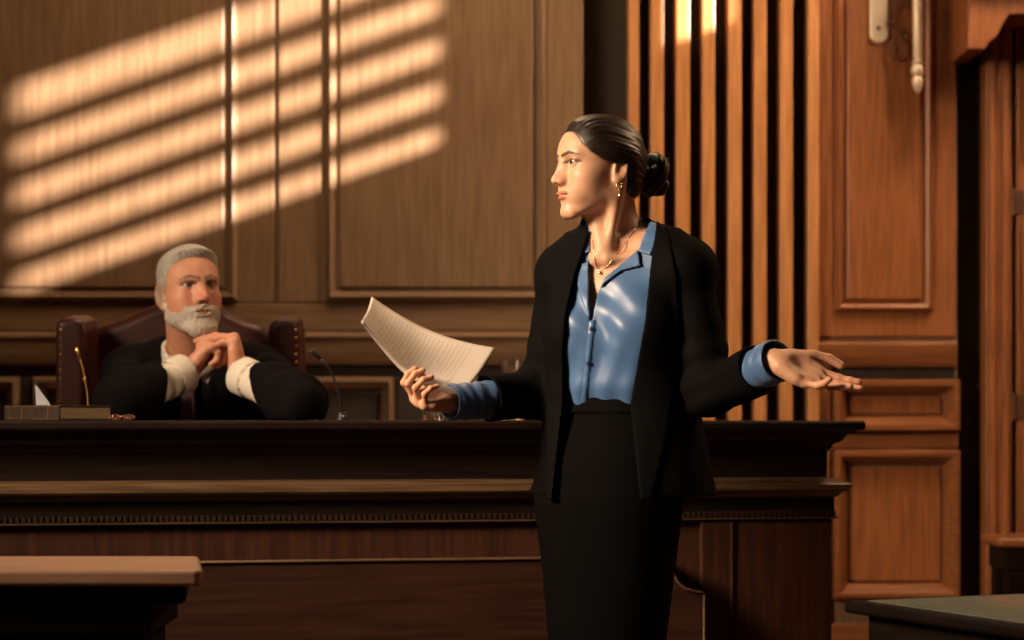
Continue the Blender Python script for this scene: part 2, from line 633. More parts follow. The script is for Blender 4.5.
CEIL = 4.6
XL, XR = -3.4, 3.2
mb = MB(); mb.box(XL - .1, XR + .1, -1.2, WY + .3, -.06, 0); struct(mb.build('floor', M['floor']))
mb = MB(); mb.box(XL - .1, XR + .1, -1.2, WY + .3, CEIL, CEIL + .06); struct(mb.build('ceiling', M['plaster']))
mb = MB(); mb.box(XL - .1, XL, -1.2, WY + .3, 0, CEIL); struct(mb.build('wall_left', M['wall']))
mb = MB(); mb.box(XL - .1, XR + .1, -1.3, -1.2, 0, CEIL); struct(mb.build('wall_front', M['wall']))
# back wall: plain boarding behind the mouldings; the slatted bay and the niche are recessed
mb = MB()
xN0, xN1 = wx(583), wx(806)
mb.box(XL, xN0, WY, WY + .12, 0, CEIL)
mb.box(xN1, wx(957), WY, WY + .12, 0, CEIL)
mb.box(wx(988), XR, WY, WY + .12, 0, CEIL)
mb.box(wx(955), wx(990), WY + .12, WY + .2, 0, CEIL)
mb.box(xN0, xN1, WY + .14, WY + .2, 0, CEIL)
wb = struct(mb.build('wall_back', M['wall']))
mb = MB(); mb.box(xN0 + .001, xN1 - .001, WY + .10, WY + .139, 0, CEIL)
mb.build('recess_backing', M['walld'], wb)  # backing coloured dark for the shade behind the slats

# right wall with a high window; the sun comes through its bars
wy0, wy1, wz0, wz1 = 3.35, 4.62, 3.285, 4.045
def wall_right():
    m = MB()
    x0, x1 = XR, XR + .1
    ys = [(-1.2, wy0), (wy1, 5.16), (5.42, WY + .3)]
    for a, b in ys: m.box(x0, x1, a, b, 0, CEIL)
    m.box(x0, x1, wy0, wy1, 0, wz0); m.box(x0, x1, wy0, wy1, wz1, CEIL)
    m.box(x0, x1, 5.16, 5.42, 0, 3.36); m.box(x0, x1, 5.16, 5.42, 4.2, CEIL)
    return struct(m.build('wall_right', M['red']))
wall_right()


def ring(m, x0, x1, z0, z1, prof, y=None):
    """mitred moulding: prof is (inset, how far it stands out)"""
    y = WY if y is None else y
    rs = []
    for t, p in prof:
        rs.append([(x0 + t, y - p, z0 + t), (x1 - t, y - p, z0 + t), (x1 - t, y - p, z1 - t), (x0 + t, y - p, z1 - t)])
    return m.rings(rs, caps=False)


def fpanel(parent, x0, x1, y0, y1, w=.030, field=None, mat='wall', fmat='wall', rise=.012, depth=.022):
    """framed panel given by photo edges on the wall"""
    X0, X1, Z0, Z1 = wx(x0), wx(x1), wz(y1), wz(y0)
    m = MB()
    ring(m, X0, X1, Z0, Z1, [(-.004, -.004), (-.002, depth * .55), (.004, depth), (w * .35, depth * 1.15), (w * .55, depth * .7), (w * .8, depth * .55), (w, .001), (w + .004, -.006)], WY - .013)
    o = auto(m.build('panel_moulding', M[mat], parent))
    m = MB()
    g = w + .012
    m.box(X0 + g, X1 - g, WY - .0135 - rise, WY - .004, Z0 + g, Z1 - g, .006)
    q = m.build('panel_field', M[fmat], parent)
    return o, q


# left part: boards with a dark joint, framed panels, rails
def boards(parent, rects, mat, name='board', t=.014):
    for (a, b, c, d) in rects:
        m = MB(); m.box(wx(a), wx(b), WY - t, WY - .0005, wz(d), wz(c), .003, 1)
        m.build(name, M[mat], parent)


TOPP = -500
boards(wb, [(-400, 274, TOPP, 303), (279, 583, TOPP, 303)], 'wall')
boards(wb, [(-400, 583, 304, 331)], 'wall_x', 'rail')
m = MB(); m.prism([(WY - .0005, wz(332)), (WY - .022, wz(332)), (WY - .045, wz(336)), (WY - .045, wz(338)), (WY - .036, wz(340)), (WY - .034, wz(362)), (WY - .028, wz(365)), (WY - .0005, wz(365))], wx(-400), wx(583), axis='x')
auto(m.build('chair_rail', M['wall_x'], wb))
boards(wb, [(-400, 583, 366, 377)], 'walld', 'shade_strip', .004)  # dark strip painted in for the shaded slot under the rail
fpanel(wb, -400, 237, -420, 300)
fpanel(wb, 328, 545, -420, 300)
for a, b in ((-330, 20), (35, 280), (305, 394), (452, 575)):
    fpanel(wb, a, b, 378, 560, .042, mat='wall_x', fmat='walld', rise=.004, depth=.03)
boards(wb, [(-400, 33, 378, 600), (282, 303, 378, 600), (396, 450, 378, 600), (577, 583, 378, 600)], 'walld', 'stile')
m = MB(); m.box(wx(-400), wx(583), WY - .03, WY - .001, 0, wz(622), .006); struct(m.build('baseboard_left', M['wall_x']))

# slatted bay
sl = empty('slatted_screen', (wx(710), WY + .04, 0))
tag(sl, 'tall screen of upright light brown slats over a black recess beside the panelled wall', 'wall screen')
sx = [(628, 638.5), (650, 663), (675.5, 689), (701.5, 714), (727.5, 740.5), (753, 765.5), (779, 791.5)]
for a, b in sx:
    m = MB(); m.box(wx(a) - sl.location.x, wx(b) - sl.location.x, -.075, .058, 0.0, CEIL - .002, .004)
    m.build('slat', M['slat'], sl)

# right part, reddish mahogany
def cut_right():
    boards(wb, [(806, 955, TOPP, 337)], 'red', 'board')
    m = MB(); m.box(wx(806), wx(817), WY - .05, WY - .012, 0, CEIL - .002, .006); m.build('stile', M['slat'], wb)
    fpanel(wb, 835, 931, -420, 311, .026, mat='red', fmat='red', rise=.014)
    m = MB(); m.prism([(WY - .0005, wz(341)), (WY - .03, wz(342)), (WY - .04, wz(345)), (WY - .036, wz(364)), (WY - .028, wz(367)), (WY - .0005, wz(367))], wx(806), wx(955), axis='x')
    auto(m.build('chair_rail', M['red_x'], wb))
    boards(wb, [(806, 955, 368, 379)], 'walld', 'shade_strip', .004)  # same painted shade strip below the mahogany rail
    # lower frames, deep bevelled
    for y0, y1 in ((380, 431), (450, 598)):
        m = MB()
        X0, X1, Z0, Z1 = wx(832), wx(957), wz(y1), wz(y0)
        ring(m, X0, X1, Z0, Z1, [(0, -.004), (0, .05), (.006, .058), (.020, .058), (.028, .048), (.052, .004), (.056, -.002)], WY - .004)
        auto(m.build('panel_moulding', M['red_x'], wb))
        m = MB(); m.box(X0 + .06, X1 - .06, WY - .012, WY - .001, Z0 + .06, Z1 - .06, .004); m.build('panel_field', M['red'], wb)
    boards(wb, [(806, 957, 432, 449)], 'red_x', 'rail', .02)
    boards(wb, [(806, 830, 368, 640)], 'red', 'stile', .02)
    m = MB(); m.box(wx(806), wx(957), WY - .035, WY - .001, 0, wz(623), .006); struct(m.build('baseboard_right', M['red_x']))
cut_right()
# reveal beside the door, its shadow put into the board's dark colour
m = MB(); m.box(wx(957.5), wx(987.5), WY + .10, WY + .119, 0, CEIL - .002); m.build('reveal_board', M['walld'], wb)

# door with casing and head
dr = empty('door_1', (wx(1100), WY - .02, 0)); struct(dr)
DX = dr.location.x; DY = dr.location.y
def dpart(name, mat, boxes, bev=.005):
    m = MB()
    for (a, b, c, d, y0, y1) in boxes:
        D = DY + y0
        m.box(wx(a, D) - DX, wx(b, D) - DX, y0, y1, max(0.001, wz(d, D)), min(CEIL - .01, wz(c, D)), bev)
    return m.build(name, M[mat], dr)
dpart('casing', 'red', [(986, 1012, 14, 740, -.07, .019)])
dpart('casing_bead', 'red', [(990, 996, 16, 739, -.082, -.068), (1003, 1009, 16, 739, -.082, -.068)], .003)
dpart('door_leaf', 'red', [(1016, 1240, 26, 738, -.05, -.02)])
for y0, y1 in ((30, 158), (215, 385), (430, 700)):
    m = MB()
    D = DY - .05
    ring(m, wx(1022, D) - DX, wx(1234, D) - DX, max(.01, wz(y1, D)), wz(y0, D), [(0, 0), (0, .016), (.012, .02), (.03, .002), (.034, -.004)], -.05)
    auto(m.build('door_panel', M['red'], dr))
dpart('door_head', 'red', [(1009, 1290, -80, 14, -.15, .019)])
m = MB()
pf = [(968, -90), (968, 49), (985, 49), (989, 42), (996, 37), (1009, 14), (1290, 14), (1290, -90)]
m.prism([(wx(a, DY - .3) - DX, wz(b, DY - .3)) for a, b in pf], -.30, -.0, .004)
m.build('cornice', M['red'], dr)
m = MB()
m.prism([(wx(a, DY - .34) - DX, wz(b, DY - .34)) for a, b in [(961, -140), (961, -60), (970, -40), (970, -10), (1290, -10), (1290, -140)]], -.34, -.15, .004)
m.build('cornice_cap', M['red_x'], dr)
for y0 in (186, 392):
    m = MB(); m.lathe([(.0005, -.052), (.008, -.048), (.008, .048), (.0005, .052)], (wx(1014.5, 7.3) - DX, -.06, wz(y0 + 15, 7.3)), 16)
    m.box(wx(1016, 7.3) - DX, wx(1026, 7.3) - DX, -.056, -.048, wz(y0 + 27, 7.3), wz(y0 + 3, 7.3), .002)
    m.build('hinge', M['iron'], dr)

# wall sconce
sc = empty('wall_sconce', (wx(877), WY - .015, wz(10)))
tag(sc, 'brass wall sconce with pale back plate, iron scrolls and a turned rod on red panel', 'wall lamp')
SX, SY, SZ = sc.location
def sl_(px, py, y): return (wx(px) - SX, y, wz(py) - SZ)
m = MB()
pl = []
for k in range(13):
    a = PI + PI * k / 12
    pl.append((.032 * math.cos(a), -(wz(10) - wz(35)) + .032 * math.sin(a) - .004))
pl += [(.032, .30), (.016, .33), (0, .345), (-.016, .33), (-.032, .30)]
m.prism(pl, -.028, 0.0, .006)
auto(m.build('back_plate', M['pbrass'], sc))
for zz in (.065, -.072):
    m = MB(); b = bmesh.new(); bmesh.ops.create_uvsphere(b, u_segments=16, v_segments=10, radius=.007)
    for v in b.verts: v.co += Vector((-.002, -.030, zz))
    m.add(b); m.build('screw', M['iron'], sc, True)
def curl(c, r0, r1, a0, a1, n=26):
    return [(c[0] + (r0 + (r1 - r0) * k / n) * math.cos(a0 + (a1 - a0) * k / n), c[1] + (r0 + (r1 - r0) * k / n) * math.sin(a0 + (a1 - a0) * k / n)) for k in range(n + 1)]
def scroll(pts, r=.0060):
    m = MB(); m.tube([(x, -.045, z) for x, z in pts], r, 8); m.build('scroll', M['iron'], sc, True)
def q(px, py): return (wx(px) - SX, wz(py) - SZ)
scroll([q(884, 27), q(888, 27), q(892, 30), q(896, 36)] + curl((q(901, 40)[0], q(901, 40)[1]), .019, .006, 3.3, 3.3 - 5.2)[0:22])
scroll([q(896, 36), q(898, 42), q(899.5, 50), q(899, 57), q(895, 61.5), q(890, 61), q(887.5, 56), q(887.5, 50), q(890, 46), q(891.5, 43)])
scroll([q(886, 24), q(888, 17), q(890, 8), q(895, 0)] + curl(q(899, 6), .022, .007, 2.2, 2.2 - 5.6))
scroll([q(884, -14), q(900, -22), q(912, -14), q(918, -8)], .006)
m = MB()
rx, ry = wx(918) * (WY - .13) / WY - SX, -.115
zf = lambda py: CAMZ - (py - HORY) / FPX * (WY - .13) - SZ
m.lathe([(.0185, zf(-60)), (.0185, zf(0)), (.0165, zf(58)), (.013, zf(60)), (.021, zf(62)), (.019, zf(64)), (.016, zf(65)), (.0235, zf(68)), (.0245, zf(71)), (.019, zf(75)), (.014, zf(76.5)), (.021, zf(79)),
         (.021, zf(82)), (.017, zf(87)), (.010, zf(91)), (.004, zf(93.5)), (.0005, zf(94))][::-1], (rx, ry, 0), 28)
auto(m.build('turned_rod', M['pbrass'], sc), 50)
m = MB(); m.tube([(0, -.02, zf(-20)), (rx * .5, -.08, zf(-26)), (rx, ry, zf(-24))], .008, 10); m.build('arm', M['brass'], sc, True)
m = MB(); m.lathe([(.03, zf(-60)), (.05, zf(-66)), (.055, zf(-72)), (.03, zf(-74))], (rx, ry, 0), 24); m.build('cup', M['brass'], sc, True)

# window bars in the right wall
wn = empty('window_1', (XR + .05, (wy0 + wy1) / 2, wz0)); struct(wn)

mb = MB()
for k in range(4):
    z = wz0 + .084 + .156 * k
    mb.box(-.012, .012, wy0 - wn.location.y, wy1 - wn.location.y, z - wz0, z - wz0 + .082, .004)
mb.build('louvre', M['walld'], wn)
mb = MB()
for a, b, c, d in ((wy0 - .06, wy0, wz0 - .06, wz1 + .06), (wy1, wy1 + .06, wz0 - .06, wz1 + .06), (wy0, wy1, wz0 - .06, wz0), (wy0, wy1, wz1, wz1 + .06)):
    mb.box(-.07, -.045, a - wn.location.y, b - wn.location.y, c - wz0, d - wz0, .004)
mb.build('window_frame', M['red'], wn)

# ------------------------------------------------------------------ judge's bench
BR = math.radians(10)
BO = Vector((.775, 5.15, 0))
bench = empty('judge_bench', BO, BR)
tag(bench, 'long dark carved wooden judge bench with moulded ledge and dentil strip', 'desk')
def bl_(x, y, z=0):      # bench-local to room
    c, s = math.cos(BR), math.sin(BR)
    return Vector((BO.x + x * c - y * s, BO.y + x * s + y * c, z))
BX0, BD = -2.95, .62
TOPZ = 1.1135
def prof(name, pr, mat, sm=True):
    m = MB(); m.profile_box(BX0, 0, 0, BD, pr)
    o = m.build(name, M[mat], bench)
    return auto(o, 30) if sm else o
prof('top', [(.058, 1.089), (.066, 1.091), (.071, 1.096), (.071, 1.108), (.067, TOPZ), (-.2, TOPZ)], 'bench')
prof('cornice', [(.001, 1.040), (.008, 1.050), (.010, 1.056), (.024, 1.062), (.032, 1.072), (.036, 1.080), (.050, 1.083), (.053, 1.0888)], 'bench')
prof('upper_frieze', [(-.002, .968), (-.002, 1.041)], 'bench')
prof('ledge', [(.012, .926), (.020, .930), (.026, .938), (.040, .942), (.045, .948), (.045, .958), (.040, .963), (.006, .973), (-.0015, .975)], 'ledge')
prof('lower_frieze', [(.012, .878), (.012, .9255)], 'bench')
m = MB()
L = -BX0; n = 230
for k in range(n):
    x = .012 - .0135 * k
    if x < BX0: break
    m.box(x - .0105, x - .002, -.020, -.0115, .8795, .893, 0)
for k in range(45):
    y = .002 + .0135 * k
    m.box(.0115, .020, y, y + .0085, .8795, .893, 0)
o = m.build('dentil_strip', M['dentil'], bench); tag(o, kind='stuff')
prof('dentil_bead', [(.012, .8735), (.019, .8745), (.020, .8785), (.012, .8792)], 'ledge')
m = MB(); m.box(BX0, 0, 0, BD, .0, .874, .002); m.build('body', M['bench_z'], bench)
m = MB(); m.box(-.325, .006, -.012, .02, .0, .872, .004); m.build('corner_pilaster', M['bench_z'], bench)
for xj in (-.247,):
    m = MB(); m.box(xj - .003, xj + .003, -.0165, -.011, .01, .868, .001, 1); m.build('bead', M['bench_x'], bench)
# lower scrolled front board
sc_pts = [(BX0, 0.001), (-.338, .001), (-.338, .700)]
c0 = (-.352, .700)
arc = [(-.345, .7045), (-.362, .706), (-.385, .714), (-.403, .730), (-.414, .752), (-.420, .776), (-.428, .786), (-.445, .7895)]
sc_pts += arc + [(BX0, .7895)]
m = MB(); m.prism(sc_pts, -.085, -.001, .002); m.build('scrolled_front', M['bench_x'], bench)
m = MB()
for y in (-.088,):
    pth = [(BX0, y, .7905)] + [(a, y, b + .001) for a, b in arc[::-1]] + [(-.337, y, .7005)]
    m.tube(pth, .0035, 8)
    m.tube([(-.3375, y, .700), (-.3375, y, .01)], .0030, 8)
m.build('edge_bead', M['ledge'], bench, True)

# ------------------------------------------------------------------ near desks
ld = empty('rail_desk', (-1.0, 3.78, 0))
tag(ld, 'blurred dark wooden desk with pale worn top edge at lower left', 'desk')
m = MB(); m.prism([(-.55, -.19), (.462, -.19), (.470, -.175), (.412, .165), (.400, .175), (-.55, .175)], .832, .860, .006, axis='z')
M['paletop'] = wood('pale_worn_top', (.25, .135, .085), (.35, .20, .13), 'x', .4)
m.build('top', M['paletop'], ld)
m = MB(); m.prism([(-.55, -.17), (.440, -.17), (.395, .155), (-.55, .155)], .800, .8315, .008, axis='z'); m.build('apron_moulding', M['dark'], ld)
m = MB(); m.box(-.54, .375, -.15, .15, .745, .7995, .004); m.build('apron', M['dark'], ld)
m = MB(); m.box(-.52, .355, -.13, .13, 0, .7445, .004); m.build('pedestal', M['dark'], ld)

rd = empty('leather_top_table', (.654, 4.15, 0), math.radians(-66))
tag(rd, 'blurred dark table with worn green leather top at lower right', 'table')
m = MB(); m.box(-.0, .95, 0, .9, .735, .7595, .008, 3); m.build('top', M['dark'], rd)
M['leather_g'] = noise_mat('worn_green_leather', (.20, .12, .075), (.075, .115, .095), (1, 1, 1), 7, 6, .4, .2, lo=.33, hi=.44)
m = MB(); m.box(.035, .915, .035, .865, .7575, .7612, .001, 1); m.build('leather_inlay', M['leather_g'], rd)
m = MB(); m.box(.035, .91, .035, .86, .62, .7345, .004); m.build('apron', M['dark'], rd)
for a, b in ((.04, .04), (.83, .04), (.04, .79), (.83, .79)):
    m = MB(); m.box(a, a + .07, b, b + .07, 0, .6195, .006); m.build('leg', M['dark'], rd)

# console by the door
cs = empty('console_table', (wx(1060, 7.0), 6.95, 0))
tag(cs, 'dark wooden console table edge in front of the door at right', 'table')
zc = CAMZ - (537 - HORY) / FPX * 6.85
m = MB(); m.box(wx(996, 6.85) - cs.location.x, .62, -.14, .14, zc - .034, zc, .014, 3); m.build('top', M['red_x'], cs)
m = MB(); m.box(wx(1004, 6.85) - cs.location.x, .60, -.12, .12, zc - .11, zc - .0345, .006); m.build('apron', M['dark'], cs)
for a in (wx(1006, 6.85) - cs.location.x, .53):
    for b in (-.12, .06):
        m = MB(); m.box(a, a + .06, b, b + .06, 0, zc - .1105, .006); m.build('leg', M['dark'], cs)

# ------------------------------------------------------------------ things on the bench
M['page'] = noise_mat('page_edges', (.42, .34, .22), (.60, .50, .34), (1, 1, 60), 6, 4, .8, .3)
M['cover'] = noise_mat('dark_book_cover', (.020, .012, .008), (.035, .020, .012), (1, 1, 1), 60, 3, .4, .2)
M['gilt'] = mat_base('gilt', (.75, .48, .16), .3, 1.0)[0]
M['white'] = noise_mat('white_card', (.55, .60, .68), (.62, .66, .74), (1, 1, 1), 20, 2, .6, .02)
# book: near corner at the photo's x=60
c = W(60, 421, 5.02)
bk = empty('hardcover_book', (c.x, c.y, TOPZ + .0012), math.radians(-31))
tag(bk, 'thick dark book with gilt bands and cream pages on left end of the bench', 'book')
a = .178; b_ = .185; h = .036
m = MB(); m.box(-a, .0, 0, b_, 0, .0035, .001, 1); m.box(-a, .0, 0, b_, h - .0035, h, .001, 1)
m.box(-a, .0, -.004, .003, 0, h, .0018, 2)
m.build('cover', M['cover'], bk)
m = MB(); m.box(-a + .004, -.004, .0032, b_ - .004, .0036, h - .0036, 0); m.build('page_block', M['page'], bk)
for z in (.0025, .0325):
    m = MB(); m.box(-a + .003, -.003, -.0050, -.0040, z, z + .0010, 0); m.build('gilt_line', M['gilt'], bk)
for x in (-.16, -.12, -.035):
    m = MB(); m.box(x, x + .002, -.0052, -.0040, .002, .034, 0); m.build('gilt_band', M['gilt'], bk)

# little folded card
c = W(43, 421, 5.20)
cd = empty('folded_card', (c.x, c.y, TOPZ + .001), math.radians(14))
tag(cd, 'small white folded card standing behind the book', 'card')
m = MB()
m.prism([(-.014, 0), (.018, 0), (.018, .040), (-.017, .088), (-.019, .086)], .010, .0115)
m.build('front_leaf', M['white'], cd)
m = MB(); m.prism([(-.014, 0), (.018, 0), (.018, .040), (-.017, .088)], .030, .0315); m.build('rear_leaf', M['white'], cd)
for k in range(0): pass
m = MB(); m.box(.0165, .018, .0115, .030, 0, .039); m.build('side_leaf', M['white'], cd)

# thin brass gooseneck microphone stem behind the book
c = W(88, 421, 5.20)
gn = empty('gooseneck_microphone', (c.x, c.y, TOPZ + .001))
tag(gn, 'thin brass gooseneck microphone behind the book, left of the judge', 'microphone')
s5 = FPX / 5.20
pp = [((x - 88) / s5, 0, (421 - y) / s5) for x, y in ((88, 419), (88, 405), (87, 392), (85, 380), (83, 370), (80, 360), (77.5, 352))]
m = MB(); m.tube(pp, .0022, 8); m.build('stem', M['gilt'], gn, True)
m = MB(); m.lathe([(.0005, 0), (.020, 0), (.020, .005), (.006, .012), (.003, .016), (.0005, .016)], n=24); auto(m.build('base', M['gilt'], gn))
m = MB(); m.tube([(pp[-2][0], 0, pp[-2][2]), pp[-1], (pp[-1][0] - .004, 0, pp[-1][2] + .008)], [.003, .0042, .0036], 10); m.build('capsule', M['gilt'], gn, True)
m = MB(); m.tube([(pp[3][0] + .001, 0, pp[3][2] - .006), (pp[3][0] - .001, 0, pp[3][2] + .006)], .0040, 8); m.build('joint', M['gilt'], gn, True)

# folded reading glasses
c = W(122, 421, 5.05)
gl = empty('reading_glasses', (c.x, c.y, TOPZ + .001), math.radians(8))
tag(gl, 'small folded reading glasses lying on the bench beside the book', 'glasses')
M['lens'] = mat_base('lens_glass', (1, 1, 1), .03)[0]
M['lens'].node_tree.nodes['Principled BSDF'].inputs['Transmission Weight'].default_value = 1
M['tort'] = mat_base('brown_frame', (.20, .05, .025), .25)[0]
for x in (-.017, .017):
    m = MB(); m.tube([(x + .0135 * math.cos(t), .002 * math.sin(t), .0075 + .0058 * math.sin(t)) for t in np.linspace(0, 2 * PI, 22, endpoint=False)], .0012, 6, True); m.build('rim', M['tort'], gl, True)
    m = MB(); m.lathe([(.0005, 0), (.012, 0), (.012, .0008), (.0005, .0008)], (0, 0, 0), 20)
    o = m.build('lens', M['lens'], gl, True); o.rotation_euler = (PI / 2, 0, 0); o.scale = (1, .45, 1); o.location = (x, .0, .0075)
m = MB(); m.tube([(-.004, 0, .009), (0, -.001, .0105), (.004, 0, .009)], .0011, 6); m.build('bridge', M['gilt'], gl, True)
for sg in (-1, 1):
    m = MB(); m.tube([(.031 * sg, .002, .008), (.029 * sg, .012, .004), (-.015 * sg, .016 + .004 * sg, .0016)], .0012, 6); m.build('temple', M['tort'], gl, True)

# desk microphone beside the judge
c = W(342.5, 421, 5.15)
mc = empty('desk_microphone', (c.x, c.y, TOPZ + .001))
tag(mc, 'black gooseneck desk microphone to the right of the judge', 'microphone')
s5 = FPX / 5.15
m = MB(); m.lathe([(.0005, 0), (.0155, 0), (.0155, .004), (.0125, .009), (.0110, .018), (.006, .022), (.0005, .022)], n=28); auto(m.build('base', M['black'], mc))
pp = [((x - 342.5) / s5, -.03 * k / 7, (421 - y) / s5) for k, (x, y) in enumerate(((342.5, 414), (341.5, 405), (339, 394), (336, 384), (332, 374), (327, 366), (321.5, 360)))]
m = MB(); m.tube(pp, [.0030, .0030, .0027, .0027, .0026, .0026, .0030], 8); m.build('gooseneck', M['black'], mc, True)
e = Vector(pp[-1]); d_ = Vector(((-10) / s5, -.008, 9 / s5))
m = MB(); m.tube([e, e + d_ * .2, e + d_ * .7, e + d_ * 1.0, e + d_ * 1.05], [.003, .0055, .0065, .0050, .001], 12); m.build('head', M['black'], mc, True)
m = MB(); m.lathe([(.0005, 0), (.004, 0), (.004, .0015), (.0005, .0015)], (.004, -.0135, .010), 12); m.build('switch', M['white'], mc)

# water glass and carafe behind the lawyer's hand
M['glass'] = mat_base('clear_glass', (1, .97, .93), .10)[0]
_b = M['glass'].node_tree.nodes['Principled BSDF']; _b.inputs['Transmission Weight'].default_value = 1; _b.inputs['IOR'].default_value = 1.45
M['water'] = mat_base('water', (1, .96, .90), .0)[0]
_b = M['water'].node_tree.nodes['Principled BSDF']; _b.inputs['Transmission Weight'].default_value = 1; _b.inputs['IOR'].default_value = 1.33
c = W(439, 421, 5.20)
tg = empty('tumbler', (c.x, c.y, TOPZ + .001))
tag(tg, 'fluted cut glass tumbler on the bench below the hand with papers', 'glass')
fl = lambda k, n, z: .09 * abs(math.sin(PI * k / 4)) if z < .07 else 0
m = MB()
m.lathe([(.0005, 0), (.036, 0), (.038, .004), (.037, .02), (.034, .045), (.0315, .068), (.0315, .088), (.0295, .088), (.0290, .068), (.030, .045), (.032, .02), (.030, .012), (.0005, .011)], n=96, flute=fl)
auto(m.build('bowl', M['glass'], tg), 25)
c = W(512, 421, 5.22)
cf = empty('water_carafe', (c.x, c.y, TOPZ + .001))
tag(cf, 'clear glass water carafe with short neck behind the lawyer\'s sleeve', 'carafe')
s5 = FPX / 5.22
outer = [(.0005, 0), (.050, 0), (.054, .006), (.054, .045), (.046, .072), (.032, .092), (.027, .105), (.028, .125), (.033, .146), (.034, .150)]
inner = [(.032, .150), (.031, .146), (.0255, .125), (.0245, .105), (.029, .092), (.043, .071), (.051, .045), (.051, .010), (.0005, .008)]
m = MB(); m.lathe(outer + inner, n=56); auto(m.build('vessel', M['glass'], cf), 50)
m = MB(); m.lathe([(.0005, .0095), (.0505, .0105), (.0505, .045), (.0425, .0705), (.0285, .0915), (.0243, .105), (.0250, .118), (.0005, .118)], n=48); auto(m.build('water', M['water'], cf), 50)

# the sheets in her hand
def text_mat():
    m, nt, b = mat_base('printed_paper', (.74, .66, .58), .75)
    N, L = nt.nodes, nt.links
    uv = N.new('ShaderNodeUVMap'); sp = N.new('ShaderNodeSeparateXYZ'); L.new(uv.outputs[0], sp.inputs[0])
    def mth(op, a, b_=None):
        n = N.new('ShaderNodeMath'); n.operation = op
        for i, v in enumerate((a, b_)):
            if v is None: continue
            if isinstance(v, (int, float)): n.inputs[i].default_value = v
            else: L.new(v, n.inputs[i])
        return n.outputs[0]
    U, V = sp.outputs[0], sp.outputs[1]
    li = mth('MULTIPLY', U, 30.0)
    fr = mth('FRACT', li)
    row = mth('LESS_THAN', fr, .42)
    fl_ = mth('FLOOR', li)
    wn = N.new('ShaderNodeTexWhiteNoise'); wn.noise_dimensions = '1D'; L.new(fl_, wn.inputs['W'])
    ln = mth('GREATER_THAN', mth('ADD', mth('MULTIPLY', wn.outputs['Value'], .5), .55), V)
    cb = N.new('ShaderNodeCombineXYZ'); L.new(fl_, cb.inputs[0]); L.new(mth('MULTIPLY', V, 60.0), cb.inputs[1])
    nz = N.new('ShaderNodeTexNoise'); nz.inputs['Scale'].default_value = 1.0; nz.inputs['Detail'].default_value = 1; L.new(cb.outputs[0], nz.inputs['Vector'])
    wd_ = mth('GREATER_THAN', nz.outputs['Fac'], .44)
    mg = mth('MULTIPLY', mth('GREATER_THAN', V, .10), mth('LESS_THAN', V, .90))
    mg2 = mth('MULTIPLY', mth('GREATER_THAN', U, .12), mth('LESS_THAN', U, .86))
    k = mth('MULTIPLY', mth('MULTIPLY', mth('MULTIPLY', row, wd_), mth('MULTIPLY', mg, mg2)), ln)
    k = mth('MULTIPLY', k, .24)
    mx = N.new('ShaderNodeMix'); mx.data_type = 'RGBA'
    L.new(k, mx.inputs[0]); mx.inputs[6].default_value = (.64, .56, .49, 1); mx.inputs[7].default_value = (.16, .13, .13, 1)
    L.new(mx.outputs[2], b.inputs['Base Color'])
    b.inputs['Transmission Weight'].default_value = 0
    return m
M['paper'] = text_mat()
doc = empty('document', (-.20, 4.55, 1.24))
tag(doc, 'curved sheaf of printed white sheets held up in her right hand', 'papers')
def curve(pts, n):
    pts = [Vector(p) for p in pts]
    L = [0]
    for i in range(1, len(pts)): L.append(L[-1] + (pts[i] - pts[i - 1]).length)
    ts = np.linspace(0, L[-1], n * 4)
    arr = np.stack([np.interp(ts, L, [p[k] for p in pts]) for k in range(3)], 1)
    ker = np.hanning(n // 2 * 2 + 1); ker /= ker.sum(); h_ = len(ker) // 2
    first, last = arr[0].copy(), arr[-1].copy()
    pad = np.concatenate([2 * arr[0] - arr[h_:0:-1], arr, 2 * arr[-1] - arr[-2:-h_ - 2:-1]])
    out = np.stack([np.convolve(pad[:, k], ker, 'valid') for k in range(3)], 1)
    out[0], out[-1] = first, last
    return out[np.linspace(0, len(out) - 1, n).astype(int)]
NU, NV = 40, 18
top_e = curve([W(371, 299.5, 4.70), W(380, 306, 4.70), W(400, 319, 4.69), W(420, 330, 4.69), W(445, 341, 4.68), W(470, 348.5, 4.68), W(492, 353, 4.68)], NU)
bot_e = curve([W(361, 322, 4.535), W(375, 341, 4.53), W(390, 359, 4.525), W(404, 374, 4.525), W(424, 386, 4.525), W(442, 391, 4.525), W(461, 395, 4.525)], NU)
for s_i in range(4):
    vs = []
    off = Vector((.0004, .0016, .0012)) * s_i
    for i in range(NU):
        for j in range(NV):
            v = j / (NV - 1); u = i / (NU - 1)
            p = Vector(top_e[i]) * (1 - v) + Vector(bot_e[i]) * v
            p += Vector((.001, .010, -.004)) * math.sin(v * PI) + off
            if s_i: p += Vector((.0025, .001, .0015)) * s_i * u * u + Vector((0, 0, .0012)) * s_i * (1 - v)
            vs.append(p)
    fs = [(i * NV + j, i * NV + j + 1, (i + 1) * NV + j + 1, (i + 1) * NV + j) for i in range(NU - 1) for j in range(NV - 1)]
    me = bpy.data.meshes.new('sheet'); me.from_pydata([tuple(v - doc.location) for v in vs], [], fs)
    uvl = me.uv_layers.new(name='UVMap')
    for lp in me.loops:
        i, j = divmod(lp.vertex_index, NV); uvl.data[lp.index].uv = (i / (NU - 1), j / (NV - 1))
    o = link_mesh('sheet', me, M['paper'], doc, True)
    md = o.modifiers.new('thick', 'SOLIDIFY'); md.thickness = .0003

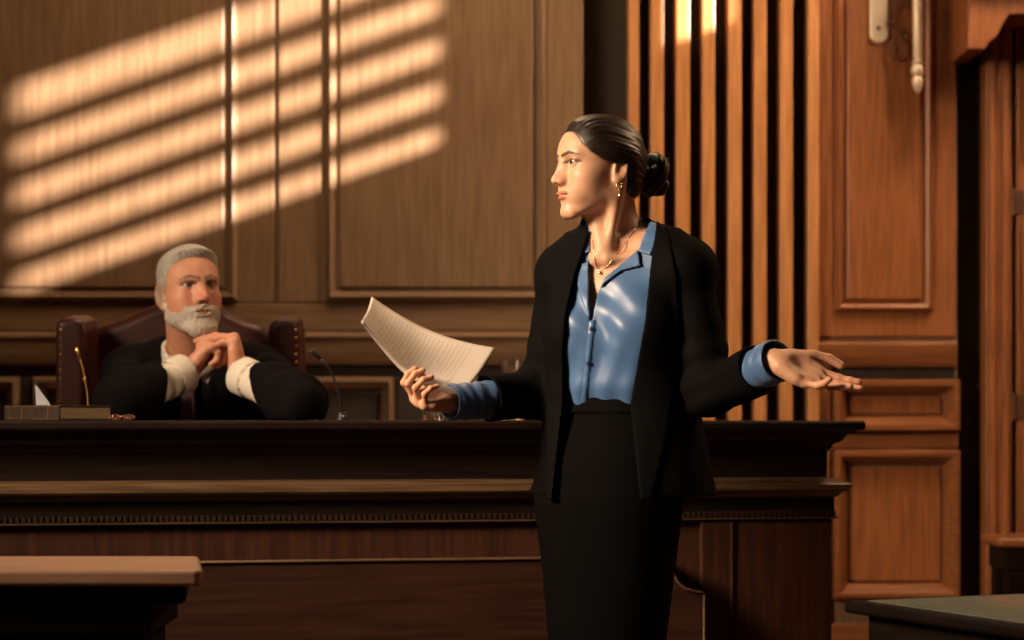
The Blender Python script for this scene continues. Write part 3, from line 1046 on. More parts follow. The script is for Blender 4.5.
# ------------------------------------------------------------------ the standing lawyer
def skin_mat(name, rough=.5):
    m, nt, b = mat_base(name, (.6, .35, .22), rough)
    N, L = nt.nodes, nt.links
    at = N.new('ShaderNodeAttribute'); at.attribute_name = 'Col'
    tc = N.new('ShaderNodeTexCoord')
    nz = N.new('ShaderNodeTexNoise'); nz.inputs['Scale'].default_value = 55; nz.inputs['Detail'].default_value = 3
    L.new(tc.outputs['Object'], nz.inputs['Vector'])
    mr = N.new('ShaderNodeMapRange'); mr.inputs['To Min'].default_value = .86; mr.inputs['To Max'].default_value = 1.12
    L.new(nz.outputs['Fac'], mr.inputs['Value'])
    mx = N.new('ShaderNodeVectorMath'); mx.operation = 'SCALE'
    L.new(at.outputs['Color'], mx.inputs[0]); L.new(mr.outputs[0], mx.inputs['Scale'])
    L.new(mx.outputs[0], b.inputs['Base Color'])
    n2 = N.new('ShaderNodeTexNoise'); n2.inputs['Scale'].default_value = 420; n2.inputs['Detail'].default_value = 2
    L.new(tc.outputs['Object'], n2.inputs['Vector'])
    bp = N.new('ShaderNodeBump'); bp.inputs['Strength'].default_value = .12; bp.inputs['Distance'].default_value = .0006
    L.new(n2.outputs['Fac'], bp.inputs['Height']); L.new(bp.outputs[0], b.inputs['Normal'])
    b.inputs['Subsurface Weight'].default_value = .12
    b.inputs['Subsurface Radius'].default_value = (.012, .004, .002)
    b.inputs['Subsurface Scale'].default_value = 1.0
    return m


def cloth_mat(name, c1, c2, rough=.8, nscale=300, bump=.15, sheen=0.0, spec=.3):
    m = noise_mat(name, c1, c2, (1, 1, 1), nscale, 2, rough, bump, .0006, spec=spec)
    b = m.node_tree.nodes['Principled BSDF']
    b.inputs['Sheen Weight'].default_value = sheen
    return m


M['skin_w'] = skin_mat('fair_skin')
M['jacket'] = cloth_mat('black_jacket_cloth', (.0022, .002, .0022), (.0036, .0033, .0036), .75, 350, .2, 0, .05)
M['skirt'] = cloth_mat('black_skirt_cloth', (.002, .0019, .0021), (.0032, .003, .0033), .8, 350, .2, 0, .04)
M['satin'] = cloth_mat('blue_satin', (.056, .130, .285), (.066, .150, .320), .40, 500, .05, .1, .5)
M['sclera'] = mat_base('eye_white', (.46, .40, .35), .25)[0]


def hair_mat(name, c1, c2, rough=.35, bscale=(1, 1, 1)):
    m = noise_mat(name, c1, c2, bscale, 420, 2, rough, .3, .001, spec=.5)
    return m


M['hair_w'] = hair_mat('dark_brown_hair', (.006, .003, .002), (.018, .0075, .0045), .42)

# eyes
def eye(parent, O, Mx, s, iris, side, look=(1, 0, 0), mats=None):
    c = V3(.0735, .031 * side, .0155) * s
    cw = O + Mx.astype(float) @ c
    lk = Mx.astype(float) @ V3(*look); lk /= np.linalg.norm(lk)
    mb = MB(); b = bmesh.new()
    bmesh.ops.create_uvsphere(b, u_segments=40, v_segments=28, radius=.0122 * s)
    lv = Vector(lk.tolist())
    q = Vector((0, 0, 1)).rotation_difference(lv)
    for v in b.verts: v.co = q @ v.co + Vector(cw.tolist())
    mb.add(b)
    me = bpy.data.meshes.new('eye'); mb.bm.to_mesh(me); mb.bm.free()
    o = link_mesh('eye', me, M['sclera'], parent, True, True)
    me.materials.append(iris); me.materials.append(M['black'])
    for p in me.polygons:
        n = (p.center - Vector(cw.tolist())).normalized().dot(lv)
        p.material_index = 2 if n > .975 else (1 if n > .81 else 0)
    return o


# head
HAIRP = [(.13, .100), (.088, .093), (.076, .082), (.067, .054), (.052, .036), (.030, .023), (.006, .014), (-.030, .012),
         (-.036, -.030), (-.048, -.058), (-.13, -.066), (-.2, .2), (.13, .2)]
HO = V3(.191, 4.60, 1.657)
HM = frame((-.914, -.407, .02), (.0, 0, 1)).astype(f32)


def toh(P): return (P - HO.astype(f32)) @ HM


def fromh(f, l, u): return HO + HM.astype(float) @ V3(f, l, u)


TF = V3(-.438, -.899, 0); TL = V3(.899, -.438, 0)


def tcx(z): return np.interp(z, [.0, .63, .94, 1.15, 1.45, 1.6], [.215, .208, .213, .235, .25, .24]).astype(f32)


TCY = 4.62


def smooth_interp(z, zs, vs):
    """Catmull-like smooth table lookup"""
    zs = np.asarray(zs, float); vs = np.asarray(vs, float)
    t = np.linspace(zs[0], zs[-1], 160)
    v = np.interp(t, zs, vs)
    k = np.hanning(15); k /= k.sum()
    vp = np.pad(v, 7, mode='edge')
    v = np.convolve(vp, k, 'valid')
    return np.interp(z, t, v).astype(f32)


def loft(P, zs, As, Bs, offF=None, ex=2.3, grow=0.0, shift=0.0, clamp=True):
    z = P[:, 2]
    a = smooth_interp(z, zs, As) + grow; b = smooth_interp(z, zs, Bs) + grow
    cx = tcx(z) + f32(shift) * np.clip((1.2 - z) / .25, 0, 1)
    dx = P[:, 0] - cx; dy = P[:, 1] - f32(TCY)
    v = dx * f32(TF[0]) + dy * f32(TF[1]); u = dx * f32(TL[0]) + dy * f32(TL[1])
    if offF is not None: v = v - smooth_interp(z, zs, offF)
    n = (np.abs(u / a) ** ex + np.abs(v / b) ** ex) ** (1 / ex)
    d = (n - 1) * np.minimum(a, b) * .92
    if clamp:
        d = np.maximum(d, z - zs[-1]); d = np.maximum(d, zs[0] - z)
    return d.astype(f32), u, v


# joints
RS, RE, RW = V3(.120, 4.680, 1.448), V3(.060, 4.70, 1.170), V3(-.132, 4.545, 1.154)
LS, LE, LW = V3(.378, 4.540, 1.446), V3(.425, 4.50, 1.178), V3(.541, 4.30, 1.237)
NB = V3(.232, 4.628, 1.495)


def shoulders(P, rn, rs, lift=0.0):
    d = None
    for S, sg in ((RS, -1), (LS, 1)):
        a = NB + TL * .045 * sg + V3(0, 0, .012 + lift) - TF * .01
        c = cap(P, a, S + V3(0, 0, .0), rn, rs)
        d = c if d is None else smin(d, c, .03)
    return d


SK_Z = [.9, .97, 1.05, 1.13, 1.20, 1.28, 1.36, 1.42, 1.46, 1.50]
SK_A = [.150, .150, .132, .112, .115, .128, .140, .150, .125, .07]
SK_B = [.095, .095, .085, .078, .080, .090, .095, .088, .068, .045]


def bust(P, r, f=.075):
    d = None
    for sg in (-1, 1):
        c = V3(.243, TCY, 1.315) + TL * .068 * sg + TF * f
        e = ell(P, c, (r, r, r * 1.02))
        d = e if d is None else smin(d, e, .03)
    return d


def w_torso(P):
    t, u, v = loft(P, SK_Z, SK_A, SK_B, ex=2.1)
    t = smin(t, shoulders(P, .036, .050), .05)
    t = smin(t, bust(P, .052, .050), .05)
    notch = V3(.225, TCY, 1.462) + TF * .066
    for sg in (-1, 1):
        t = smin(t, cap(P, notch + TL * .015 * sg, V3(.25, TCY, 1.485) + TL * .125 * sg + TF * .035, .0065, .007), .014)
    t = smax(t, -sph(P, notch + TF * .012 + V3(0, 0, .012), .010), .018)
    t = smax(t, -cap(P, V3(.24, TCY, 1.38) + TF * .135, V3(.24, TCY, 1.28) + TF * .135, .018, .02), .04)
    return t


def w_core(P):
    nk = cap(P, fromh(-.024, 0, -.05), NB + TF * -.004, .050, .054)
    d = smin(w_torso(P), nk, .030)
    return np.maximum(d, P[:, 2] - 1.56)


def w_hand_r(P):
    return hand_sdf(P, RW, (-.90, -.42, .05), (.22, -.42, .88), True, .90,
                    curl=((44, 56, 34), (56, 58, 34), (66, 58, 34), (76, 52, 34)), spread=(5, 1, -3, -7),
                    thumb=((.030, .030, .010), (.055, .046, .026), (.076, .048, .046), (.092, .044, .060)))


def w_hand_l(P):
    return hand_sdf(P, LW, (.86, -.28, -.42), (.14, -.66, .70), False, .97,
                    curl=((2, 8, 6), (4, 10, 8), (12, 16, 10), (24, 26, 15)), spread=(5, 1, -3, -9),
                    thumb=((.028, .030, .008), (.060, .053, .012), (.092, .066, .011), (.121, .068, .006)))


def w_body(P):
    def upper(P):
        H = toh(P)
        d = head_sdf(H)
        nk = cap(P, fromh(-.024, 0, -.03), NB + TF * -.004, .0500, .054)
        d = smin(d, nk, .035)
        # tendons and windpipe
        notch = V3(.222, TCY, 1.468) + TF * .062
        for sg in (-1, 1):
            d = smin(d, cap(P, fromh(-.022, .058 * sg, -.020), notch + TL * .012 * sg, .008, .006), .026)
        d = smin(d, cap(P, fromh(.012, 0, -.085), notch + V3(0, 0, .02), .013, .010), .03)
        return d
    d = bounded(P, HO + V3(.01, 0, -.03), .225, upper)
    dt = bounded(P, (.24, TCY, 1.22), .40, w_torso)
    d = smin(d, dt, .03)
    da = smin(cap(P, RS, RE, .046, .036), cap(P, RE, RW, .036, .0215), .02)
    da = smin(da, bounded(P, RW + V3(-.07, -.04, .02), .15, w_hand_r), .012)
    db = smin(cap(P, LS, LE, .046, .036), cap(P, LE, LW, .036, .0215), .02)
    db = smin(db, bounded(P, LW + V3(.08, -.01, -.02), .15, w_hand_l), .012)
    d = smin(d, smin(da, db, .01), .02)
    # legs and feet
    def legs(P):
        r = None
        for sg in (-1, 1):
            hip = V3(.215, TCY, .90) + TL * .075 * sg; kn = V3(.212, TCY - .02, .50) + TL * .055 * sg
            an = V3(.215, TCY + .01, .13) + TL * .05 * sg; to = an + TF * .11 + V3(0, 0, -.085)
            q = smin(cap(P, hip, kn, .066, .048), cap(P, kn, an, .050, .030), .02)
            q = smin(q, cap(P, an, to, .028, .020), .02)
            q = smin(q, cap(P, kn + V3(0, .02, -.10), kn + V3(0, .015, -.2), .042, .036), .02)
            r = q if r is None else smin(r, q, .01)
        return r
    d = smin(d, bounded(P, (.215, TCY - .02, .45), .55, legs), .03)
    return d


SKIN = (.60, .33, .205)


def w_col(P):
    H = toh(P)
    c = np.tile(np.asarray(SKIN, f32), (len(P), 1))
    m = sph(P, HO, .19) < 0
    c[m] = head_color(H[m], SKIN, (.40, .13, .09), .85, (.022, .011, .008), .92, (.60, .20, .12))
    c[m] = mix(c[m], (.03, .014, .009), np.clip(.75 - polysdf(H[m][:, 0], H[m][:, 2], HAIRP) / .006, 0, 1) * (H[m][:, 2] > .012))
    # finger warmth and nails
    for W0 in (RW, LW):
        t = np.clip(1 - sph(P, W0, .02) / .16, 0, 1)
        m2 = sph(P, W0, .2) < 0
        c[m2] = mix(c[m2], (.62, .26, .15), (1 - t[m2]) * .5)
    return c


WOM = empty('person', (.215, TCY, 0))
tag(WOM, 'woman with dark hair bun in black suit and blue blouse, standing with one palm raised', 'person')


def wadd(name, me, mat, parent=None):
    return link_mesh(name, me, mat, parent or WOM, world=True)


body_w = wadd('body', sdf_mesh('body', w_body, (-.28, 4.14, .0), (.78, 4.86, 1.82), .0026, w_col), M['skin_w'])


M['iris_w'] = mat_base('brown_iris', (.05, .02, .01), .15)[0]
for sd in (1, -1): eye(WOM, HO, HM, 1.0, M['iris_w'], sd, (1, 0, 0))

# hair
BUN = V3(-.112, 0, .002)


def w_hair(P):
    H = toh(P)
    A = H.copy(); A[:, 1] = np.abs(A[:, 1])
    d = ell(A, (-.006, 0, .040), (.096, .0755, .080))
    d = smin(d, ell(A, (.030, 0, .040), (.058, .062, .058)), .03)
    d = smin(d, ell(A, (-.045, 0, -.015), (.052, .056, .055)), .04)
    d = smin(d, ell(A, (-.016, .052, .030), (.048, .0285, .034)), .02)
    ang = np.arctan2(H[:, 1], H[:, 2] + .01)
    rad = np.sqrt(H[:, 1] ** 2 + (H[:, 2]) ** 2)
    gro = np.sin(ang * 62 + 3 * np.sin(H[:, 0] * 40)) * .0004 + np.sin(ang * 27 + 9 * H[:, 0] * 8) * .0006
    pd = polysdf(H[:, 0], H[:, 2], HAIRP)
    tp = np.clip(-pd / .030, 0, 1); tp = tp * tp * (3 - 2 * tp)
    vol = -.0012 + (.0050 + .0045 * np.clip((H[:, 2] - .06) / .06, 0, 1)) * tp ** .7
    d = d - vol + gro * tp
    d = smax(d, pd, .003)
    # gathered tail into the bun
    d = smin(d, cap(H, (-.085, 0, .02), (-.112, 0, .004), .040, .022) + gro, .012)
    # bun
    Bq = (H - BUN.astype(f32)) / f32(1.22)
    def tw(D, n): return D + np.sin(np.arctan2(Bq @ np.asarray(n[0], f32), Bq @ np.asarray(n[1], f32)) * 2 + Bq[:, 0] * 380 + Bq[:, 2] * 260) * .0010
    b = sph(Bq, (-.004, 0, 0), .027)
    for c, n, R, r in (((-.010, .006, .004), (1, .3, .2), .026, .0125), ((-.020, -.002, -.006), (.9, -.5, .3), .022, .0115),
                       ((-.002, .012, .012), (.2, .5, 1), .020, .010), ((-.014, .004, -.016), (.3, .4, -1), .019, .011),
                       ((-.026, .004, .014), (.5, .9, .5), .013, .0085), ((-.012, -.014, .010), (.4, -1, .4), .018, .010)):
        b = smin(b, tw(torus(Bq, c, n, R, r), ((0, 1, 0), (0, 0, 1))), .003)
    d = smin(d, b * 1.22, .006)
    # loose ends
    for a, e in (((-.024, .010, .024), (-.040, .012, .031)), ((-.026, .004, .020), (-.043, .000, .022)), ((-.022, .0, -.026), (-.036, .004, -.031)), ((-.028, -.006, -.014), (-.042, -.002, -.020))):
        d = smin(d, cap(Bq, a, e, .0065, .0035) * 1.22, .008)
    return d


wadd('hair', sdf_mesh('hair', w_hair, fromh(0, 0, 0) - .22, fromh(0, 0, 0) + .22, .0018), M['hair_w'])

# blouse
BL_Z = [1.02, 1.10, 1.15, 1.185, 1.24, 1.30, 1.36, 1.42, 1.46, 1.50]
BL_A = [.112, .113, .132, .152, .154, .156, .155, .155, .130, .078]
BL_B = [.074, .074, .092, .110, .112, .111, .105, .096, .075, .052]


def blouse_solid(P):
    t, u, v = loft(P, BL_Z, BL_A, BL_B, ex=2.15)
    t = smin(t, bust(P, .064, .060), .055)
    t = smin(t, shoulders(P, .043, .055), .05)
    t = smin(t, bounded(P, (.24, TCY, 1.40), .26, w_core) - .0065, .01)
    # soft folds hanging from the bust and gathered at the waist
    z = P[:, 2]
    k = np.clip((1.34 - z) / .1, 0, 1) * np.clip((z - 1.10) / .03, 0, 1)
    fold = np.sin(u * 55 + z * 22 + 1.5 * np.sin(z * 18)) * .0030 + np.sin(u * 105 - z * 34) * .0016
    k2 = np.clip((1.215 - z) / .06, 0, 1)
    fold2 = np.sin(u * 95 + z * 14) * .0014 * k2
    diag = np.sin((u * .75 + (z - 1.3)) * 85) * .0022 * np.clip((z - 1.24) / .06, 0, 1) * np.clip((1.44 - z) / .06, 0, 1)
    return t + (fold * k + fold2 + diag) * (v > 0), u, v


VCUT = [(590, 190), (589.5, 300), (589.5, 318), (591, 324), (594, 309), (598, 292), (605, 279), (639, 249), (643, 237), (651, 222), (650, 190)]
RLAP = [(599, 289), (604, 278), (638.5, 248.5), (641, 266), (622, 271), (608, 281)]
RCOL = [(650, 221), (657, 216), (658, 238), (651, 256), (638, 252), (642, 238)]
LLAP = [(591, 322), (589, 300), (589, 262), (579, 263), (577, 285), (583, 305)]
LCOL = [(590.5, 222), (583, 240), (578, 260), (584, 254), (590.5, 252)]
S = 456.5


def w_blouse(P):
    B, u, v = blouse_solid(P)
    shell = smax(B, -(B + .0045), .001)
    front = v
    cut = np.maximum(cutpoly(P, VCUT, S), .0 - front)
    d = smax(shell, -cut, .002)
    # neck hole
    d = smax(d, -cap(P, NB - V3(0, 0, .02), fromh(-.03, 0, -.04), .0585, .060), .003)
    for poly, up in ((RLAP, .0075), (RCOL, .008), (LLAP, .007), (LCOL, .008)):
        q = smax(smax(np.abs(B - up * .6) - .0028, cutpoly(P, poly, S) + .0008, .002), -front, .002)
        d = smin(d, q, .0012)
    # stand collar behind the neck
    ca = NB + V3(0, 0, -.01); cb = V3(*(NB + V3(-.006, .0, .048)))
    ring = np.abs(cap(P, ca, cb, .066, .064)) - .003
    ring = smax(ring, P[:, 2] - (1.530 - .30 * front), .003)
    ring = smax(ring, front - .028, .003)
    d = smin(d, smax(ring, 1.47 - P[:, 2], .003), .004)
    # placket
    pk = smax(np.abs(B - .001) - .0016, cutpoly(P, [(590.5, 320), (595, 320), (590, 364), (586.5, 403), (582, 403), (586, 364)], S), .001)
    d = smin(d, smax(pk, -front, .001), .001)
    d = np.maximum(d, 1.06 - P[:, 2])
    # sleeves, with soft wrinkled cuffs
    for Sh, E, Wr, r1 in ((RS, RE, RW, .0390), (LS, LE, LW, .0440)):
        ax = (Wr - E) / np.linalg.norm(Wr - E)
        t = (P - Wr.astype(f32)) @ ax.astype(f32)
        w_ = np.sin(t * 210 + wob(P, 60, 5) * 1.6) * .0014 + wob(P, 90, 9) * .0010
        s1 = smin(cap(P, Sh, E, .046, .042), cap(P, E, Wr + ax * .03, .042, r1), .01) + w_
        sh = smax(np.abs(s1 + .002) - .0024, t - .006, .002)
        d = np.where(sph(P, (E + Wr) / 2, .24) < 0, smin(d, sh, .004), d)
    return d


bl = wadd('blouse', sdf_mesh('blouse', w_blouse, (-.20, 4.20, 1.04), (.62, 4.80, 1.60), .0026), M['satin'])

# jacket
JK_Z = [.60, .92, 1.00, 1.08, 1.16, 1.24, 1.32, 1.40, 1.45, 1.49]
JK_A = [.250, .222, .206, .188, .170, .164, .166, .165, .150, .10]
JK_B = [.160, .148, .136, .124, .117, .120, .124, .114, .096, .062]
OPEN = [(590, 200), (588.5, 232), (575, 275), (566, 313), (563, 355), (561, 403), (555, 450), (550, 520), (545, 700),
        (665, 700), (655, 520), (646, 480), (636, 430), (633, 404), (636, 372), (645, 320), (651, 269), (657, 222), (657, 195)]
RLP = [(657, 219), (668, 236), (677, 275), (680, 330), (674, 390), (664, 450), (652, 500), (640, 500), (630, 404), (636, 372), (645, 320), (650, 269)]
LLP = [(590, 230), (578, 234), (562, 258), (550, 300), (545, 350), (546, 430), (546, 500), (552, 500), (563, 403), (563, 355), (566, 313), (575, 275)]


def jacket_parts(P, cutends=True):
    t, u, v = loft(P, JK_Z, JK_A, JK_B, ex=2.35, shift=.030)
    t = smin(t, bust(P, .070, .059), .05)
    z = P[:, 2]
    fl = np.clip((1.15 - z) / .2, 0, 1)
    t = t + (np.sin(u * 34 + 1.2) * .006 + np.sin(u * 60 + z * 6) * .0025) * fl
    t = smin(t, shoulders(P, .047, .052, .004), .045)
    t = smin(t, bounded(P, (.24, TCY, 1.40), .26, w_core) - .016, .012)
    if cutends: t = np.maximum(t, .952 - z)
    for Sh, E, Wr, cut, el in ((RS, RE, RW, .098, .050), (LS, LE, LW, .060, .050)):
        ax = (Wr - E) / np.linalg.norm(Wr - E)
        tt = (P - Wr.astype(f32)) @ ax.astype(f32)
        up = (E - Sh) / np.linalg.norm(E - Sh)
        ts = (P - Sh.astype(f32)) @ up.astype(f32)
        near = np.clip((ts - .12) / .1, 0, 1)
        wr = np.sin(ts * 95 + wob(P, 25, 3) * 1.5) * .0028 * near + wob(P, 34, 8) * .0030
        f = cap(P, E, Wr - ax * (cut - .06), el, .054)
        a = smin(cap(P, Sh + V3(0, 0, -.004), E, .054, el), f if not cutends else np.maximum(f, tt + cut), .03 if not cutends else .03)
        if cutends: a = np.maximum(a, np.where(ts > .15, tt + cut, -1))
        t = smin(t, (a + wr).astype(f32), .018)
    return t, u, v


def w_jacket(P):
    J, u, v = jacket_parts(P)
    JU, _, _ = jacket_parts(P, False)
    d = smax(J, -(JU + .0065), .001)
    cut = np.maximum(cutpoly(P, OPEN, S), -v + .0)
    d = smax(d, -cut, .003)
    d = smax(d, -cap(P, NB - V3(0, 0, .03), fromh(-.03, 0, -.04), .0685, .070), .003)
    for poly in (RLP, LLP):
        q = smax(smax(np.abs(JU - .003) - .0030, cutpoly(P, poly, S), .003), -v + .01, .002)
        d = smin(d, q, .002)
    # pocket flap seams and front darts stay as thin grooves
    return d


wadd('jacket', sdf_mesh('jacket', w_jacket, (-.16, 4.24, .93), (.62, 4.86, 1.60), .0030), M['jacket'])

# skirt
KT_Z = [.44, .50, .63, .80, .94, 1.03, 1.10, 1.165]
KT_A = [.122, .124, .132, .150, .170, .160, .138, .127]
KT_B = [.100, .102, .104, .114, .122, .116, .100, .090]


def w_skirt(P):
    t, u, v = loft(P, KT_Z, KT_A, KT_B, ex=2.2)
    t = t + np.sin(u * 30 + P[:, 2] * 9) * .0012
    z = P[:, 2]
    t2, _, _ = loft(P, KT_Z, KT_A, KT_B, ex=2.2, clamp=False)
    d = smax(t, -(t2 + .011), .001)
    wb = smax(np.abs(t2 - .002) - .003, np.abs(z - 1.148) - .017, .002)
    return smin(d, wb, .002)


wadd('skirt', sdf_mesh('skirt', w_skirt, (-.0, 4.44, .42), (.45, 4.80, 1.19), .0034), M['skirt'])


# shoes
def shoe_sdf(sg):
    an = V3(.215, TCY + .01, .13) + TL * .05 * sg; to = an + TF * .11 + V3(0, 0, -.095)
    def f(P):
        d = smin(cap(P, an - TF * .02 + V3(0, 0, -.04), to, .031, .024), cap(P, to, to + TF * .05 + V3(0, 0, -.008), .026, .014), .02)
        d = smax(d, -cap(P, an + V3(0, 0, .01), an + TF * .07 + V3(0, 0, -.04), .030, .022), .004)
        d = smin(d, cap(P, an - TF * .035 + V3(0, 0, -.06), an - TF * .035 + V3(0, 0, -.124), .014, .006), .01)
        return np.maximum(d, .001 - P[:, 2])
    return f


for sg in (-1, 1):
    c = V3(.215, TCY, .08) + TL * .05 * sg + TF * .05
    wadd('shoe', sdf_mesh('shoe', shoe_sdf(sg), c - .17, c + .17, .004), M['black'])


# small things on her: buttons, earrings, necklace
def bsurf(P): return blouse_solid(P)[0] - .003


M['button'] = mat_base('dark_blue_button', (.03, .05, .10), .3)[0]
for px, py in ((591.5, 329), (588, 363)):
    h = march(bsurf, px, py)
    b = bmesh.new(); bmesh.ops.create_uvsphere(b, u_segments=20, v_segments=12, radius=.0052)
    for v in b.verts: v.co = Vector((v.co.x, v.co.y * .45, v.co.z)) + h
    mb = MB(); mb.add(b)
    o = mb.build('button', M['button'], WOM, True); o.matrix_parent_inverse = parent_matrix(WOM).inverted()


M['gold'] = mat_base('gold', (.95, .62, .28), .2, 1.0)[0]
for sd in (1, -1):
    e = fromh(-.010, .0785 * sd, -.030)
    mb = MB()
    mb.tube([e + V3(.0055 * math.cos(a), 0, .007 * math.sin(a) - .006) for a in np.linspace(0, 2 * PI, 24, endpoint=False)], .0011, 8, True)
    mb.tube([e + V3(0, 0, -.0125), e + V3(0, 0, -.019)], .0007, 6)
    mb.lathe([(.0002, .006), (.0014, .003), (.0032, -.003), (.0030, -.006), (.0002, -.009)], tuple(e + V3(0, 0, -.024)), 16)
    o = mb.build('earring', M['gold'], WOM, True); o.matrix_parent_inverse = parent_matrix(WOM).inverted()

pts = []
for px, py in ((640, 223), (633, 232), (626, 242), (618, 253), (611, 262), (605, 268), (600, 271.5), (597, 268), (595, 260), (593.5, 250), (592.5, 240)):
    h = march(lambda P: w_body(P) - .001, px, py, 4.2)
    if h: pts.append(h)
mb = MB(); mb.tube(pts, .0007, 6)
i = 6
b = bmesh.new(); bmesh.ops.create_uvsphere(b, u_segments=16, v_segments=10, radius=.0038)
for v in b.verts: v.co += pts[i] + Vector((0, -.003, -.003))
mb.add(b)
o = mb.build('necklace', M['gold'], WOM, True); o.matrix_parent_inverse = parent_matrix(WOM).inverted()

# ------------------------------------------------------------------ dais, chair and judge
DZ = .24
m = MB(); m.box(XL + .01, .60, 5.80, WY - .001, .0005, DZ, .004); struct(m.build('dais', M['floor']))
M['leather'] = noise_mat('oxblood_leather', (.030, .006, .005), (.055, .011, .007), (1, 1, 1), 14, 4, .42, .25, .002, spec=.3)
CHY = 6.02
chair = empty('wingback_chair', (-.93, CHY + .05, DZ))
tag(chair, 'oxblood leather wingback chair with brass nails behind the judge', 'chair')
def chadd(name, me, mat, parent=None): return link_mesh(name, me, mat, parent or chair, world=True)
def pxz(pts, d): return [((a - 512.0) / FPX * d, CAMZ - (b - HORY) / FPX * d) for a, b in pts]
BACK = pxz([(84, 560), (80, 420), (80, 345), (84, 330), (100, 326), (122, 319), (142, 310), (158, 303), (188, 297), (215, 302), (224, 312), (243, 321), (262, 326), (272, 335), (276, 420), (272, 560)], 6.02)


def chair_back(P):
    d2 = polysdf(P[:, 0], P[:, 2], BACK) + .028
    tilt = CHY + .05 + (P[:, 2] - 1.1) * .08
    w = np.abs(P[:, 1] - tilt) - .030
    q = np.sqrt(np.maximum(d2, 0) ** 2 + np.maximum(w, 0) ** 2) + np.minimum(np.maximum(d2, w), 0) - .030
    # shallow tufting pleats
    q = q + np.exp(-((P[:, 0] + .93) / .01) ** 2) * .002 + wob(P, 30, 4) * .0015
    return q.astype(f32)


def wing(sg):
    px = [(57, 330), (58, 322), (64, 318.5), (76, 318.5), (85, 322), (88, 332), (87, 420), (86, 560), (60, 560), (56, 420)] if sg < 0 else \
         [(268, 336), (270, 326), (276, 320), (288, 318.5), (297, 322), (300, 334), (300, 420), (298, 560), (270, 560), (268, 420)]
    poly = pxz(px, 5.86)
    def f(P):
        d2 = polysdf(P[:, 0], P[:, 2] + (P[:, 1] - 5.84) * -.10, poly) + .018
        w = np.abs(P[:, 1] - 5.93) - .075
        q = np.sqrt(np.maximum(d2, 0) ** 2 + np.maximum(w, 0) ** 2) + np.minimum(np.maximum(d2, w), 0) - .018
        return (q + wob(P, 30, 6) * .001).astype(f32)
    return f


chadd('backrest', sdf_mesh('backrest', chair_back, (-1.32, 5.95, .66), (-.60, 6.22, 1.52), .006), M['leather'])
for sg in (-1, 1):
    cx = -1.20 if sg < 0 else -.63
    wo = chadd('wing', sdf_mesh('wing', wing(sg), (cx - .14, 5.80, .66), (cx + .14, 6.10, 1.45), .005), M['leather'])
    f = wing(sg)
    for k in range(22):
        py = 330 + k * 8
        h = march(f, (60.5 if sg < 0 else 296), py, 5.4)
        if h is None: continue
        b = bmesh.new(); bmesh.ops.create_uvsphere(b, u_segments=8, v_segments=6, radius=.0038)
        for v in b.verts: v.co += h
        mb = MB(); mb.add(b)
        o = mb.build('nailhead', M['brass'], wo, True); o.matrix_parent_inverse = (parent_matrix(wo)).inverted()
m = MB(); m.box(-.30, .33, -.42, -.04, .36, .445, .03, 4); m.build('seat', M['leather'], chair, True)
for a in (-.335, .335):
    m = MB(); m.box(a - .035, a + .035, -.30, -.02, .30, .56, .03, 3); m.build('armrest', M['leather'], chair, True)
m = MB(); m.box(-.29, .29, -.40, -.03, .30, .3595, .01); m.build('seat_frame', M['dark'], chair)
for a in (-.28, .22):
    for b_ in (-.40, -.09):
        m = MB(); m.box(a, a + .06, b_, b_ + .06, 0, .2995, .008); m.build('leg', M['dark'], chair)

# the judge
M['skin_j'] = skin_mat('ruddy_skin')
M['robe'] = cloth_mat('black_robe_cloth', (.003, .0028, .0032), (.0055, .005, .0058), .85, 260, .2, 0, .05)
M['shirt'] = cloth_mat('white_shirt_cloth', (.62, .56, .48), (.70, .64, .55), .7, 300, .1)
M['hair_j'] = hair_mat('silver_hair', (.28, .25, .22), (.46, .42, .38), .5)
M['beard'] = hair_mat('grey_white_beard', (.36, .31, .26), (.54, .48, .42), .6)
M['tie'] = noise_mat('plum_tie', (.05, .012, .03), (.09, .03, .06), (1, 1, 1), 60, 2, .45, .1)
JS = 1.05
JHP = [(.13, .104), (.086, .092), (.070, .086), (.052, .070), (.040, .050), (.032, .024), (.014, .012), (.004, -.016), (-.024, -.024), (-.034, -.040), (-.075, -.062), (-.2, -.062), (-.2, .25), (.13, .25)]
JO = V3(-.874, 5.69, 1.450)
JM = frame((.47, -.87, .13), (-.10, .10, 1)).astype(f32)
JUD = empty('person', (-.87, 5.82, DZ))
tag(JUD, 'seated man with grey beard in a black robe, chin on clasped hands in leather chair', 'person')
def jadd(name, me, mat, parent=None): return link_mesh(name, me, mat, parent or JUD, world=True)
def toj(P): return ((P - JO.astype(f32)) @ JM) / f32(JS)
def fromj(f, l, u): return JO + JM.astype(float) @ (V3(f, l, u) * JS)
JNB = V3(-.885, 5.80, 1.30)
JRS, JLS = V3(-1.055, 5.83, 1.235), V3(-.70, 5.83, 1.235)
JRE, JLE = V3(-1.005, 5.41, 1.160), V3(-.555, 5.41, 1.160)
JRW, JLW = V3(-.862, 5.575, 1.243), V3(-.722, 5.575, 1.236)


def j_hand_r(P):
    return hand_sdf(P, JRW, (.62, .05, .80), (.80, .10, -.60), True, 1.06,
                    curl=((75, 80, 40), (75, 80, 40), (75, 80, 40), (75, 80, 40)), spread=(2, 0, -1, -3),
                    thumb=((.030, .028, .012), (.060, .040, .022), (.085, .034, .034), (.105, .024, .040)), fat=1.08)


def j_hand_l(P):
    return hand_sdf(P, JLW, (-.16, .02, .98), (-.98, -.05, -.16), False, 1.08,
                    curl=((72, 18, 8), (76, 16, 8), (80, 18, 8), (84, 20, 10)), spread=(3, 0, -2, -5),
                    thumb=((.028, .026, .012), (.050, .038, .030), (.062, .034, .056), (.068, .026, .078)), fat=1.06)


